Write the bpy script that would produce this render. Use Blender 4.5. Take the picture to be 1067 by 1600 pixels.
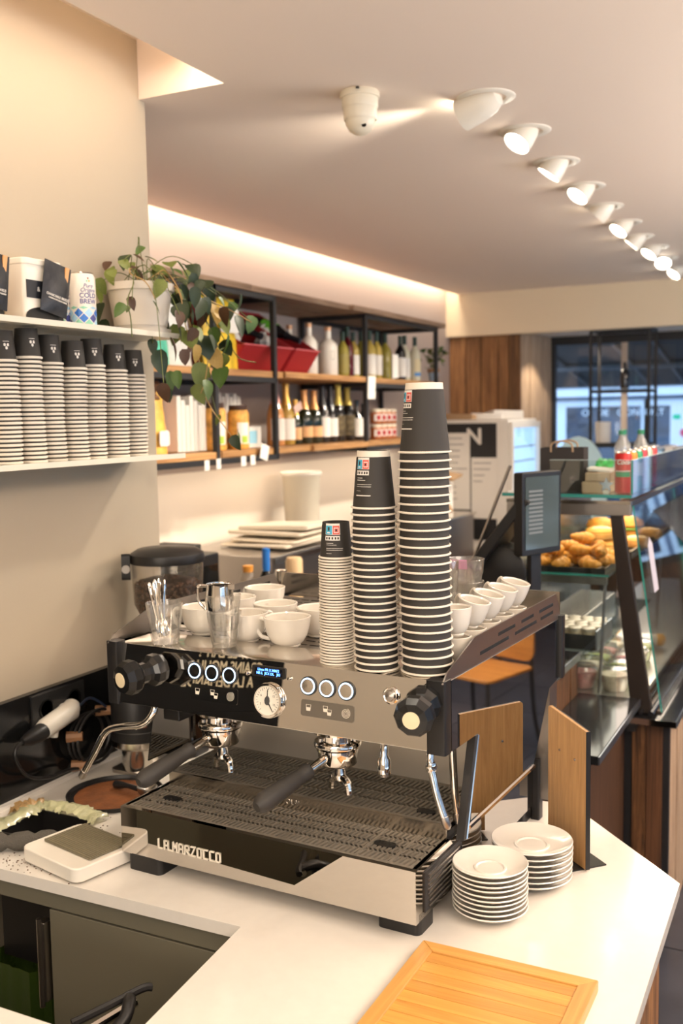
import bpy, bmesh, math, random
from mathutils import Vector, Matrix
random.seed(7)
PI = math.pi
S = bpy.context.scene
COL = S.collection
for o in list(bpy.data.objects): bpy.data.objects.remove(o)

# ------------------------------------------------------------------ camera, world, large lights, exposure
cd = bpy.data.cameras.new('camera'); cam = bpy.data.objects.new('camera', cd); COL.objects.link(cam)
cd.sensor_fit = 'VERTICAL'; cd.sensor_height = 36; cd.sensor_width = 24; cd.lens = 35.55; cd.clip_start = .05
RM = ((.8946483, -.0269951, .4459548), (.44645052, .09182515, -.89008431), (-.01692196, .99540917, .09420319))
CM = Matrix(RM).to_4x4(); CM.translation = Vector((0, 0, 1.86)); cam.matrix_world = CM
cd.dof.use_dof = True; cd.dof.focus_distance = 2.0; cd.dof.aperture_fstop = 3.6
S.camera = cam
S.view_settings.view_transform = 'Standard'; S.view_settings.look = 'None'
S.view_settings.exposure = 0.68; S.view_settings.gamma = 1; S.view_settings.use_curve_mapping = False
W = bpy.data.worlds.new('overcast_sky'); S.world = W; W.use_nodes = True
W.node_tree.nodes['Background'].inputs[0].default_value = (.60, .77, 1, 1)
W.node_tree.nodes['Background'].inputs[1].default_value = 2.3
WARM = (1, .86, .70)
def area(name, loc, rot, sx, sy, power, col=WARM, spread=PI):
    l = bpy.data.lights.new(name, 'AREA'); l.shape = 'RECTANGLE'; l.size = sx; l.size_y = sy; l.energy = power; l.color = col; l.spread = spread
    o = bpy.data.objects.new(name, l); COL.objects.link(o); o.location = loc; o.rotation_euler = rot; return o
# added fill lights out of view, besides coves and display lamps
area('added_fill_down', (-.3, -1.2, 2.78), (0, 0, 0), 1.6, 1.6, 26)  # added downward fill for the unseen shop lighting, no fixture
area('added_fill_down', (1.6, 1.2, 2.78), (0, 0, 0), 1.4, 1.4, 26)
area('added_fill_down', (1.2, 4.5, 2.78), (0, 0, 0), 1.4, 1.4, 30)
area('cove_lamp', (-1.62, .36, 2.93), (0, math.radians(-12), 0), .08, 4.24, 18, (1, .84, .65))      # strip in the near cove
area('cove_lamp', (-2.80, 5.1, 2.93), (0, math.radians(-14), 0), .05, 5.0, 19, (1, .84, .66))     # strip in the long cove
area('added_fill_up', (1.7, .4, 1.9), (PI, 0, 0), 1.4, 2.2, 95, (1, .87, .74))  # added upward fill that brightens the ceiling, no fixture
area('added_fill_up', (1.7, 4.2, 1.9), (PI, 0, 0), 1.4, 2.6, 165, (1, .88, .77))
area('added_fill_front', (-.2, -3.3, 1.9), (math.radians(90), 0, 0), 2.6, 1.0, 44, (1, .89, .76))  # added frontal fill from behind the camera, no fixture
area('case_lamp', (-.90, 4.9, 1.50), (0, 0, 0), .25, 2.4, 8, (1, .74, .46))
area('case_lamp', (-.86, 4.6, 1.22), (0, 0, 0), .2, 1.9, 3.2, (1, .84, .70))
area('shelf_lamp', (-2.75, 4.9, 1.665), (0, math.radians(-10), 0), .03, 3.2, 4, (1, .8, .58))

# ------------------------------------------------------------------ materials
MATS = {}
def nt(name):
    m = bpy.data.materials.new(name); m.use_nodes = True
    return m, m.node_tree, m.node_tree.nodes['Principled BSDF']
def M(name, col, rough=.5, metal=0., trans=0., ior=1.45, emit=0., ecol=None, coat=0., noise=0., nscale=8., bump=0., bscale=60., vary=0., sss=0., alpha=1., stretch=None, spec=.5):
    if name in MATS: return MATS[name]
    m, t, p = nt(name); I = p.inputs
    I['Base Color'].default_value = (*col, 1); I['Roughness'].default_value = rough; I['Metallic'].default_value = metal
    I['Transmission Weight'].default_value = trans; I['IOR'].default_value = ior; I['Coat Weight'].default_value = coat
    I['Coat Roughness'].default_value = .08; I['Specular IOR Level'].default_value = spec
    if sss: I['Subsurface Weight'].default_value = sss; I['Subsurface Radius'].default_value = (.02, .012, .008)
    if emit: I['Emission Color'].default_value = (*(ecol or col), 1); I['Emission Strength'].default_value = emit
    co = t.nodes.new('ShaderNodeTexCoord'); mp = t.nodes.new('ShaderNodeMapping'); t.links.new(co.outputs['Object'], mp.inputs[0])
    if stretch: mp.inputs['Scale'].default_value = stretch
    if noise or vary:
        n = t.nodes.new('ShaderNodeTexNoise'); n.inputs['Scale'].default_value = nscale; n.inputs['Detail'].default_value = 5
        t.links.new(mp.outputs[0], n.inputs['Vector'])
        hs = t.nodes.new('ShaderNodeHueSaturation'); hs.inputs['Color'].default_value = (*col, 1)
        mr = t.nodes.new('ShaderNodeMapRange'); mr.inputs[1].default_value = .25; mr.inputs[2].default_value = .75; mr.inputs[3].default_value = 1 - noise; mr.inputs[4].default_value = 1 + noise
        t.links.new(n.outputs[0], mr.inputs[0])
        if vary:
            oi = t.nodes.new('ShaderNodeObjectInfo'); m2 = t.nodes.new('ShaderNodeMapRange'); m2.inputs[3].default_value = 1 - vary; m2.inputs[4].default_value = 1 + vary
            t.links.new(oi.outputs['Random'], m2.inputs[0]); mu = t.nodes.new('ShaderNodeMath'); mu.operation = 'MULTIPLY'
            t.links.new(m2.outputs[0], mu.inputs[0]); t.links.new(mr.outputs[0], mu.inputs[1]); t.links.new(mu.outputs[0], hs.inputs['Value'])
        else: t.links.new(mr.outputs[0], hs.inputs['Value'])
        t.links.new(hs.outputs[0], I['Base Color'])
    if bump:
        n2 = t.nodes.new('ShaderNodeTexNoise'); n2.inputs['Scale'].default_value = bscale; n2.inputs['Detail'].default_value = 3
        t.links.new(mp.outputs[0], n2.inputs['Vector'])
        b = t.nodes.new('ShaderNodeBump'); b.inputs['Strength'].default_value = bump; b.inputs['Distance'].default_value = .004
        t.links.new(n2.outputs[0], b.inputs['Height']); t.links.new(b.outputs[0], I['Normal'])
    MATS[name] = m; return m
def wood(name, dark, light, axis='z', rough=.55, scale=1., vary=.25, knots=True, contrast=1.):
    if name in MATS: return MATS[name]
    m, t, p = nt(name); I = p.inputs
    co = t.nodes.new('ShaderNodeTexCoord'); oi = t.nodes.new('ShaderNodeObjectInfo')
    off = t.nodes.new('ShaderNodeVectorMath'); off.operation = 'ADD'
    cx = t.nodes.new('ShaderNodeCombineXYZ'); mm = t.nodes.new('ShaderNodeMath'); mm.operation = 'MULTIPLY'; mm.inputs[1].default_value = 17.3
    t.links.new(oi.outputs['Random'], mm.inputs[0])
    for i in range(3): t.links.new(mm.outputs[0], cx.inputs[i])
    t.links.new(co.outputs['Object'], off.inputs[0]); t.links.new(cx.outputs[0], off.inputs[1])
    mp = t.nodes.new('ShaderNodeMapping'); s = {'x': (1.2, 22, 22), 'y': (22, 1.2, 22), 'z': (22, 22, 1.2)}[axis]
    mp.inputs['Scale'].default_value = tuple(v * scale for v in s); t.links.new(off.outputs[0], mp.inputs[0])
    n = t.nodes.new('ShaderNodeTexNoise'); n.inputs['Scale'].default_value = 2.2; n.inputs['Detail'].default_value = 8; n.inputs['Roughness'].default_value = .65; n.inputs['Distortion'].default_value = .8
    t.links.new(mp.outputs[0], n.inputs['Vector'])
    r = t.nodes.new('ShaderNodeValToRGB'); r.color_ramp.elements[0].color = (*dark, 1); r.color_ramp.elements[1].color = (*light, 1)
    r.color_ramp.elements[0].position = .5 - .2 / contrast; r.color_ramp.elements[1].position = .5 + .2 / contrast
    t.links.new(n.outputs[0], r.inputs[0])
    hs = t.nodes.new('ShaderNodeHueSaturation'); m2 = t.nodes.new('ShaderNodeMapRange'); m2.inputs[3].default_value = 1 - vary; m2.inputs[4].default_value = 1 + vary
    t.links.new(oi.outputs['Random'], m2.inputs[0]); t.links.new(m2.outputs[0], hs.inputs['Value']); t.links.new(r.outputs[0], hs.inputs['Color'])
    t.links.new(hs.outputs[0], I['Base Color']); I['Roughness'].default_value = rough
    b = t.nodes.new('ShaderNodeBump'); b.inputs['Strength'].default_value = .25; b.inputs['Distance'].default_value = .003
    t.links.new(n.outputs[0], b.inputs['Height']); t.links.new(b.outputs[0], I['Normal'])
    MATS[name] = m; return m
def glassmat(name, col=(1, 1, 1), rough=0., milk=0., p=4, k=.75, base=.04):                         # thin sheet: clear with a mirror-like sheen
    if name in MATS: return MATS[name]
    m = bpy.data.materials.new(name); m.use_nodes = True; t = m.node_tree; t.nodes.clear()
    out = t.nodes.new('ShaderNodeOutputMaterial'); mix = t.nodes.new('ShaderNodeMixShader'); tr = t.nodes.new('ShaderNodeBsdfTransparent'); gl = t.nodes.new('ShaderNodeBsdfGlossy')
    lw = t.nodes.new('ShaderNodeLayerWeight'); lw.inputs[0].default_value = .5; pw = t.nodes.new('ShaderNodeMath'); pw.operation = 'POWER'; pw.inputs[1].default_value = p; fr = t.nodes.new('ShaderNodeMath'); fr.operation = 'MULTIPLY_ADD'; fr.inputs[1].default_value = k; fr.inputs[2].default_value = base
    t.links.new(lw.outputs['Facing'], pw.inputs[0]); t.links.new(pw.outputs[0], fr.inputs[0])
    tr.inputs[0].default_value = (*col, 1); gl.inputs['Roughness'].default_value = rough
    t.links.new(fr.outputs[0], mix.inputs[0]); t.links.new(tr.outputs[0], mix.inputs[1]); t.links.new(gl.outputs[0], mix.inputs[2]); t.links.new(mix.outputs[0], out.inputs[0])
    if milk:
        df = t.nodes.new('ShaderNodeBsdfTranslucent'); df.inputs[0].default_value = (.9, .88, .82, 1); d2 = t.nodes.new('ShaderNodeBsdfDiffuse'); d2.inputs[0].default_value = (.9, .88, .82, 1)
        m0 = t.nodes.new('ShaderNodeMixShader'); m1 = t.nodes.new('ShaderNodeMixShader'); m1.inputs[0].default_value = milk; t.links.new(df.outputs[0], m0.inputs[1]); t.links.new(d2.outputs[0], m0.inputs[2])
        t.links.new(tr.outputs[0], m1.inputs[1]); t.links.new(m0.outputs[0], m1.inputs[2]); t.links.new(m1.outputs[0], mix.inputs[1])
    MATS[name] = m; return m
PAINT = M('greige_wall_paint', (.43, .365, .275), .7, bump=.05, bscale=220)
PAINT2 = M('taupe_wall_paint', (.47, .39, .34), .65, bump=.05, bscale=220)
CEIL = M('white_ceiling_paint', (.80, .68, .58), .8, bump=.03, bscale=300)
CREAM = M('cream_beam_paint', (.74, .62, .44), .7)
WHITE = M('white_paint', (.82, .78, .72), .45)
QUARTZ = M('white_quartz', (.72, .68, .62), .16, noise=.02, nscale=40, coat=.2)
CAB = M('olive_grey_laminate', (.17, .155, .11), .5)
BLACKGL = M('black_gloss_panel', (.008, .008, .008), .12)
BLACKPL = M('black_plastic', (.014, .013, .013), .38)
BLACKSOFT = M('black_soft_rubber', (.035, .031, .027), .55)
BLACKMET = M('black_painted_steel', (.022, .021, .022), .45)
STEEL = M('brushed_steel', (.66, .62, .56), .16, 1., bump=.012, bscale=200, stretch=(1, 1, 14))
STEELM = M('mirror_steel', (.60, .57, .53), .012, 1.)
STEELD = M('dull_steel', (.42, .39, .36), .32, 1., bump=.02, bscale=120)
CHROME = M('chrome', (.78, .74, .69), .07, 1.)
GRATE = M('dark_grate_steel', (.30, .265, .215), .40, .35)
DARKHOLE = M('dark_void', (.006, .006, .006), .6)
PORC = M('white_porcelain', (.76, .71, .63), .12, coat=.4)
GLASS = M('clear_glass', (1, 1, 1), .02, trans=1., ior=1.45)
PANE = glassmat('window_glass', (.92, .97, 1))
TUMB = glassmat('tumbler_glass', (.97, .97, .96), .03, .07, 2.2, .9, .08)
PANEG = glassmat('case_glass', (.93, .98, .97), k=1.0, base=.07, p=3.2)
GEDGE = M('green_glass_edge', (.05, .30, .26), .15)
PAPER = M('white_paper', (.80, .76, .70), .8)
KRAFT = M('kraft_card', (.42, .27, .15), .8)
CUPBLK = M('charcoal_paper', (.033, .029, .025), .62)
CUPWHT = M('cream_paper_rim', (.80, .73, .62), .6)
RED = M('red_card', (.36, .018, .022), .5)
PINKRED = M('light_red_card', (.62, .12, .13), .5)
WOODEND = wood('reclaimed_brown_wood', (.07, .025, .008), (.36, .17, .06), 'z', .6, 1., .3)
WOODPALE = wood('weathered_pale_wood', (.22, .13, .08), (.62, .45, .30), 'z', .6, 1., .2)
WOODDK = wood('dark_oak_panel', (.02, .009, .004), (.10, .045, .02), 'z', .5, 1.5, .2)
WOODMID = wood('striped_walnut', (.03, .013, .006), (.20, .09, .035), 'z', .5, 1.6, .25, contrast=1.6)
WOODEND2 = wood('dark_reclaimed_wood', (.025, .010, .004), (.20, .085, .035), 'z', .6, .8, .2)
SHELFW = wood('honey_shelf_wood', (.26, .11, .035), (.62, .34, .13), 'y', .5, 1., .15)
SHELFD = wood('weathered_shelf_wood', (.16, .09, .05), (.38, .25, .16), 'y', .6, 1., .15)
BAMBOO = wood('bamboo', (.44, .19, .035), (.66, .33, .075), 'x', .4, 1., .28)
BAMBOOF = wood('bamboo_frame', (.46, .22, .05), (.64, .34, .09), 'x', .4, 1., .1)
VENEER = wood('oak_veneer', (.34, .18, .065), (.52, .30, .12), 'z', .45, 2.5, .05)

# ------------------------------------------------------------------ mesh builder
class B:
    def __init__(s): s.v = []; s.f = []
    def add(s, vs, fs):
        n = len(s.v); s.v += [tuple(v) for v in vs]; s.f += [tuple(i + n for i in f) for f in fs]; return s
    def box(s, x0, x1, y0, y1, z0, z1):
        return s.add([(x0, y0, z0), (x1, y0, z0), (x1, y1, z0), (x0, y1, z0), (x0, y0, z1), (x1, y0, z1), (x1, y1, z1), (x0, y1, z1)],
                     [(0, 3, 2, 1), (4, 5, 6, 7), (0, 1, 5, 4), (1, 2, 6, 5), (2, 3, 7, 6), (3, 0, 4, 7)])
    def prism(s, pts, a, b, axis='z'):                               # polygon (p,q) pushed from a to b along axis
        mk = {'z': lambda p, t: (p[0], p[1], t), 'y': lambda p, t: (p[0], t, p[1]), 'x': lambda p, t: (t, p[0], p[1])}[axis]
        n = len(pts); vs = [mk(p, a) for p in pts] + [mk(p, b) for p in pts]
        ar = sum(pts[i][0] * pts[(i + 1) % n][1] - pts[(i + 1) % n][0] * pts[i][1] for i in range(n))
        fl = (ar > 0) == (axis != 'y')
        if b < a: fl = not fl
        fs = [tuple(range(n - 1, -1, -1)), tuple(range(n, 2 * n))] + [(i, (i + 1) % n, n + (i + 1) % n, n + i) for i in range(n)]
        return s.add(vs, fs if fl else [f[::-1] for f in fs])
    def lathe(s, prof, n=32, mat=None, cap=True):
        vs = []; fs = []
        for r, z in prof: vs += [(r * math.cos(2 * PI * k / n), r * math.sin(2 * PI * k / n), z) for k in range(n)]
        for i in range(len(prof) - 1):
            for k in range(n): a = i * n + k; b = i * n + (k + 1) % n; fs.append((a, b, b + n, a + n))
        if cap:
            if prof[0][0] > 1e-6: fs.append(tuple(range(n - 1, -1, -1)))
            if prof[-1][0] > 1e-6: L = (len(prof) - 1) * n; fs.append(tuple(range(L, L + n)))
        if mat is not None: vs = [mat @ Vector(v) for v in vs]
        return s.add(vs, fs)
    def tube(s, pts, r, n=8, cap=True):
        pts = [Vector(p) for p in pts]; rs = r if isinstance(r, (list, tuple)) else [r] * len(pts)
        vs = []; fs = []; up = None
        for i, p in enumerate(pts):
            d = (pts[min(i + 1, len(pts) - 1)] - pts[max(i - 1, 0)]).normalized()
            if up is None: up = d.orthogonal().normalized()
            up = (up - d * up.dot(d)).normalized(); w = d.cross(up)
            vs += [p + rs[i] * (math.cos(2 * PI * k / n) * up + math.sin(2 * PI * k / n) * w) for k in range(n)]
        for i in range(len(pts) - 1):
            for k in range(n): a = i * n + k; b = i * n + (k + 1) % n; fs.append((a, b, b + n, a + n))
        if cap: fs.append(tuple(range(n - 1, -1, -1))); L = (len(pts) - 1) * n; fs.append(tuple(range(L, L + n)))
        return s.add(vs, fs)
    def xf(s, mat): s.v = [tuple(mat @ Vector(v)) for v in s.v]; return s
    def mesh(s, name, smooth=True, ang=40):
        me = bpy.data.meshes.new(name); me.from_pydata(s.v, [], s.f); me.update()
        if smooth:
            me.polygons.foreach_set('use_smooth', [True] * len(me.polygons))
            me.set_sharp_from_angle(angle=math.radians(ang))
        return me
    def put(s, name, mat, parent=None, loc=(0, 0, 0), rot=None, bev=0, smooth=True, ang=40):
        me = s.mesh(name, smooth, ang); me.materials.append(mat); return link(name, me, parent, loc, rot, bev)
def link(name, me, parent=None, loc=(0, 0, 0), rot=None, bev=0):
    o = bpy.data.objects.new(name, me); COL.objects.link(o); o.location = loc
    if rot: o.rotation_euler = rot
    if parent: o.parent = parent
    if bev:
        m = o.modifiers.new('bevel', 'BEVEL'); m.width = bev; m.segments = 2; m.limit_method = 'ANGLE'; m.angle_limit = math.radians(40); m.harden_normals = True
    return o
def tag(o, label, cat=None, group=None, kind=None):
    if label: o['label'] = label
    if cat: o['category'] = cat
    if group: o['group'] = group
    if kind: o['kind'] = kind
    return o
def thing(name, label, cat, loc=(0, 0, 0), rz=0, group=None):
    o = bpy.data.objects.new(name, None); COL.objects.link(o); o.location = loc; o.rotation_euler = (0, 0, rz); o.empty_display_size = .05
    return tag(o, label, cat, group)
def struct(o): o['kind'] = 'structure'; return o
def stuff(o): o['kind'] = 'stuff'; return o
def dup(o, loc=None, rot=None, label=None, parent=None):
    c = o.copy(); COL.objects.link(c)
    if parent is not None: c.parent = parent
    for ch in list(o.children): dup(ch, parent=c)
    if loc is not None: c.location = loc
    if rot is not None: c.rotation_euler = rot
    if label: c['label'] = label
    return c
def box(x0, x1, y0, y1, z0, z1): return B().box(x0, x1, y0, y1, z0, z1)
def rr(w, h, r, n=4, cx=0, cy=0):                                    # rounded rectangle outline
    pts = []
    for (sx, sy, a) in ((1, 1, 0), (-1, 1, 90), (-1, -1, 180), (1, -1, 270)):
        for k in range(n + 1):
            t = math.radians(a + 90 * k / n); pts.append((cx + sx * (w / 2 - r) + r * math.cos(t), cy + sy * (h / 2 - r) + r * math.sin(t)))
    return pts
def circ(r, n=24, cx=0, cy=0): return [(cx + r * math.cos(2 * PI * k / n), cy + r * math.sin(2 * PI * k / n)) for k in range(n)]
def smoothpts(pts, k=6):                                             # Catmull-Rom
    P = [Vector(p) for p in pts]; out = []
    for i in range(len(P) - 1):
        a = P[max(i - 1, 0)]; b = P[i]; c = P[i + 1]; d = P[min(i + 2, len(P) - 1)]
        for j in range(k):
            t = j / k; out.append(.5 * ((2 * b) + (c - a) * t + (2 * a - 5 * b + 4 * c - d) * t * t + (3 * b - a - 3 * c + d) * t ** 3))
    return out + [P[-1]]
def textmesh(body, size, extrude=0., align='CENTER', bold=0., shear=0.):
    c = bpy.data.curves.new('lettering', 'FONT'); c.body = body; c.size = size; c.extrude = extrude; c.align_x = align; c.align_y = 'CENTER'; c.offset = bold; c.shear = shear
    o = bpy.data.objects.new('lettering', c); COL.objects.link(o)
    dg = bpy.context.evaluated_depsgraph_get(); me = bpy.data.meshes.new_from_object(o.evaluated_get(dg))
    bpy.data.objects.remove(o); bpy.data.curves.remove(c); return me
def text(body, size, mat, parent, loc, rot, extrude=.0004, bend=None, name='lettering', **kw):
    me = textmesh(body, size, extrude, **kw)
    if bend:                                                         # wrap round a vertical cylinder of radius bend
        for v in me.vertices:
            a = v.co.x / bend; rad = bend + v.co.z + .0004
            v.co = Vector((rad * math.sin(a), -rad * math.cos(a), v.co.y))
    me.materials.clear(); me.materials.append(mat); return link(name, me, parent, loc, rot)
def conepatch(r0, z0, r1, z1, a0, a1, za, zb, off=.0004, n=6):       # patch lying on a cone, angles measured from -y
    def P(a, z): r = r0 + (r1 - r0) * (z - z0) / (z1 - z0) + off; return (r * math.sin(a), -r * math.cos(a), z)
    b = B(); vs = [P(a0 + (a1 - a0) * k / n, z) for z in (za, zb) for k in range(n + 1)]
    return b.add(vs, [(k, k + 1, n + 2 + k, n + 1 + k) for k in range(n)])
ORD = ['first', 'second', 'third', 'fourth', 'fifth', 'sixth', 'seventh', 'eighth', 'ninth', 'tenth', 'eleventh', 'twelfth', 'thirteenth', 'fourteenth', 'fifteenth', 'sixteenth', 'seventeenth', 'eighteenth', 'nineteenth', 'twentieth']
ORD += ['twenty-' + w for w in ORD[:9]] + ['thirtieth'] + ['thirty-' + w for w in ORD[:9]] + ['fortieth']

# ------------------------------------------------------------------ the room
ZC = 2.8; YE = 7.66
struct(box(-3.1, 3.4, -3.6, 9.2, -.1, -.006).put('floor', M('dark_grout', (.03, .032, .04), .5)))
FL = bpy.data.objects['floor']
TILE = M('dark_slate_tile', (.042, .045, .058), .3, noise=.25, nscale=6, vary=.15, bump=.05, bscale=30)
tm = box(-.297, .297, -.297, .297, -.006, 0).mesh('tile'); tm.materials.append(TILE)
for i in range(6):
    for j in range(15):
        link('tile', tm, FL, (-.32 + .6 * i, -.4 + .6 * j, 0))
tb = B().box(-1.6, 3.4, -3.6, 2.5, ZC, 2.9).box(-1.899, 3.4, 2.5, 2.53, ZC, 2.97).box(-2.78, 3.4, 2.53, YE, ZC, 2.96)
struct(tb.put('ceiling', CEIL, smooth=False))
struct(box(-3.1, 3.4, -3.6, 9.2, 2.97, 3.05).put('ceiling_upper', CEIL))
struct(box(-3.1, -1.9, -3.6, 2.53, 0, 2.97).put('wall_near_left', PAINT))
struct(box(-3.1, -2.88, 2.53, 8.75, 0, 2.97).put('wall_left', PAINT2))
struct(box(-2.88, -2.868, 2.53, 7.7, .9, 1.60).put('trim_1', M('glossy_cream_splashback', (.78, .70, .60), .25)))
struct(box(-3.1, 3.4, -3.7, -3.6, 0, 2.97).put('wall_back', M('pale_back_wall', (.66, .57, .45), .7)))
struct(box(-2.88, 3.4, YE, YE + .12, 2.472, 2.97).put('trim_2', CREAM))      # cream beam across the room
struct(box(-2.88, 3.4, YE + .12, 8.75, 2.5, 2.6).put('ceiling_window_bay', WHITE))
# plank cladding beside the window
cl = struct(box(-2.88, -2.31, 7.74, 8.7, 0, 2.5).put('wall_planks', DARKHOLE))
xs = [-2.88, -2.735, -2.61, -2.47, -2.385, -2.29]
for i in range(5): box(xs[i] + .003, xs[i + 1] - .003, 7.722 - .004 * (i % 2), 7.742, .01, 2.498).put('plank', WOODEND, cl, bev=.002)
ys = [7.745, 7.99, 8.2, 8.45, 8.7]
for i in range(4): box(-2.312, -2.292 + .004 * (i % 2), ys[i] + .003, ys[i + 1] - .003, .01, 2.498).put('plank', WOODPALE, cl, bev=.002)
# end window
wn = struct(B().box(-2.31, 3.4, 8.62, 8.70, 0, .82).put('wall_end', WOODDK))
w1 = struct(B().box(-2.31, 3.4, 8.62, 8.70, 2.43, 2.5).box(-2.31, 3.4, 8.62, 8.70, .82, .88).box(-2.31, -2.26, 8.62, 8.7, .88, 2.43).box(-.62, -.57, 8.62, 8.7, .88, 2.43).box(1.2, 1.25, 8.62, 8.7, .88, 2.43).put('window_1', BLACKMET))
for a, b in ((-2.26, -.62), (-.57, 1.2), (1.25, 3.4)): box(a, b, 8.655, 8.665, .88, 2.43).put('pane', PANE, w1)
# street side of the shop: low wall and wide window to the right of the frame
struct(box(3.3, 3.4, -3.6, 9.2, 0, .5).put('wall_right', WOODDK))
w2 = B()
for y in (-3.6, -1.2, 1.2, 3.6, 6.0, 8.4): w2.box(3.32, 3.38, y, y + .08, .5, 2.8)
w2.box(3.32, 3.38, -3.6, 9.2, 2.72, 2.8).box(3.32, 3.38, -3.6, 9.2, .5, .56); w2 = struct(w2.put('window_2', BLACKMET))
for y in (-3.52, -1.12, 1.28, 3.68, 6.08): box(3.345, 3.355, y, y + 2.32, .56, 2.72).put('pane', PANE, w2)
# across the side street: grey facade with dark windows
SB = struct(box(10.0, 10.4, -14, 30, 0, 12).put('wall_street', M('grey_render', (.5, .5, .5), .8)))
for i in range(28):
    for j in range(2): box(9.97, 10.0, -14 + i * 1.5, -13.1 + i * 1.5, .4 + 3.4 * j, 2.9 + 3.4 * j).put('window_recess', M('dark_shop_glass', (.02, .04, .08), .08, noise=.8, nscale=3, spec=.6), SB)
# outside: awning, street, shop across the street
GREYA = M('dark_awning_cloth', (.075, .078, .085), .7)
aw = thing('awning', 'dark grey awning seen through the end window above the street', 'awning', (0, 8.8, 2.5))
B().prism([(0, .12), (0, .05), (2.6, -.36), (2.6, -.29)], -4, 5, 'x').put('canopy', GREYA, aw)
for x in (-3.2, -2.55, -1.9, -1.55, -.9, .4): B().tube([(x, .1, .02), (x, 2.4, -.36)], .015, 6).put('rib', M('grey_metal', (.12, .13, .15), .4), aw)
B().tube([(-4, 1.35, -.20), (5, 1.35, -.20)], .035, 8).put('roller', M('grey_metal', (.12, .13, .15), .4), aw)
struct(box(-14, 12, 8.9, 24, -.15, -.02).put('street_ground', M('asphalt', (.10, .10, .11), .8)))
BLU = M('blue_grey_render', (.30, .36, .46), .6); PALEB = M('pale_blue_white_paint', (.74, .82, .92), .5); DKGL = M('dark_shop_glass', (.02, .04, .08), .08, noise=.8, nscale=3, spec=.6)
sf = thing('shop_facade', 'blue grey shopfront across the street seen through the end window', 'building', (0, 17.5, 0))
box(-9, 9.9, 0, .3, 0, 6).put('wall', BLU, sf)
box(-9, 9.9, -.25, 0, 2.12, 2.26).put('cornice', PALEB, sf); box(-9, 9.9, -.35, 0, 2.34, 2.44).put('cornice', PALEB, sf); box(-9, 9.9, -.12, 0, 2.62, 5).put('signboard', M('dark_blue_board', (.06, .08, .12), .5), sf)
for i, (a, b) in enumerate(((-6.6, -4.55), (-4.35, -3.1), (-2.95, -1.7), (-1.5, -.2), (.2, 1.6), (1.9, 3.2), (3.5, 4.9), (5.2, 6.6), (6.9, 8.4), (8.7, 9.8))):
    f = B().box(a - .1, b + .1, -.1, 0, .1, 2.05).put('window', PALEB, sf); box(a, b, -.12, -.09, .2, 1.95).put('pane', DKGL, f)
text('O   DE   CONFORT', .16, PALEB, sf, (-3.4, -.13, 1.84), (PI / 2, 0, 0), .002)
PST = M('white_poster_paper', (.7, .74, .8), .6)
box(-2.62, -2.2, -.15, -.125, 1.15, 2.0).put('poster', PST, sf)
B().prism(circ(.07, 10, -2.4, 1.5), -.155, -.15, 'y').put('poster_print', M('poster_pink', (.6, .08, .15), .6), sf)
box(-2.58, -2.46, -.155, -.15, 1.72, 1.8).put('poster_print', M('poster_green', (.02, .5, .25), .6), sf)
TREEG = M('blue_green_leaf', (.10, .18, .16), .7, noise=.5, nscale=5)
bt = thing('street_shrub', 'leafy shrub in front of the shop across the street, left in the end window', 'shrub', (-4.9, 15.9, 0))
lf = B()
for k in range(420):
    r = random.random() ** .5 * .62; a = random.uniform(0, 2 * PI); z = random.uniform(.55, 1.85); w = .05
    c = Vector((r * math.cos(a), r * math.sin(a) * .6, z)); d = Vector((random.uniform(-1, 1), random.uniform(-1, 1), random.uniform(-1, 1))).normalized(); e = d.orthogonal().normalized()
    lf.add([c - d * w, c + e * w * .5, c + d * w, c - e * w * .5], [(0, 1, 2, 3)])
stuff(lf.put('foliage', TREEG, bt, smooth=False)); B().tube([(0, 0, 0), (.03, 0, 1.2)], [.06, .03], 6).put('trunk', WOODDK, bt)
# board behind the camera (mirrored in the steel panel)
bd = thing('menu_board', 'black wall panel with cream lettering, mirrored in the machine front', 'board', (-1.899, 0, 0))
MATTE = M('matte_black_panel', (.010, .010, .010), .95, spec=.08)
box(0, .02, .40, 1.56, 1.156, 1.62).put('panel', MATTE, bd); box(0, .02, .40, .98, .80, 1.155).put('panel', MATTE, bd)
for i, t_ in enumerate(('VIENT LE LAIT ?', 'GRAINS MOULUS', 'A LA DEMANDE')):
    text(t_, .052, M('cream_lettering', (.75, .66, .45), .6), bd, (.021, .70 + .03 * i, 1.345 - .047 * i), (PI / 2, 0, PI / 2), .0006)

# ------------------------------------------------------------------ worktop and cabinets
ZK = .89
wt = thing('worktop', 'white quartz worktop with angled corner carrying the coffee machine', 'counter', (0, 0, 0))
b = B(); zt0 = ZK - .026
for (x0, x1, y0, y1) in ((-1.899, -1.78, 1.56, 2.42), (-1.78, -1.61, 1.56, 1.70), (-1.78, -1.61, 1.85, 2.42)): b.box(x0, x1, y0, y1, zt0, ZK)
b.prism([(-1.61, 1.56), (-1.015, 1.565), (-.985, 1.2), (-.98, .3), (-.26, .3), (-.285, 2.095), (-.585, 2.42), (-1.61, 2.42)], zt0, ZK)
b.put('slab', QUARTZ, wt)
struct(box(-1.9, -1.88, 1.0, 2.52, ZK + .001, 1.155).put('trim_3', BLACKGL))
box(-1.879, -1.865, 1.56, 2.42, ZK, ZK + .012).put('seal_strip', WHITE, wt)
cb = thing('base_cabinet', 'olive grey base cabinet under the white worktop', 'cabinet', (0, 0, 0))
box(-1.88, -1.0, 1.585, 1.60, .815, .862).put('fascia', CAB, cb)
box(-1.52, -1.0, 1.588, 1.606, .10, .808).put('door', CAB, cb, bev=.002)
hg = B().box(-1.548, -1.525, 1.575, 1.60, .60, .78).put('hinge', STEELD, cb, bev=.002)
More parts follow.
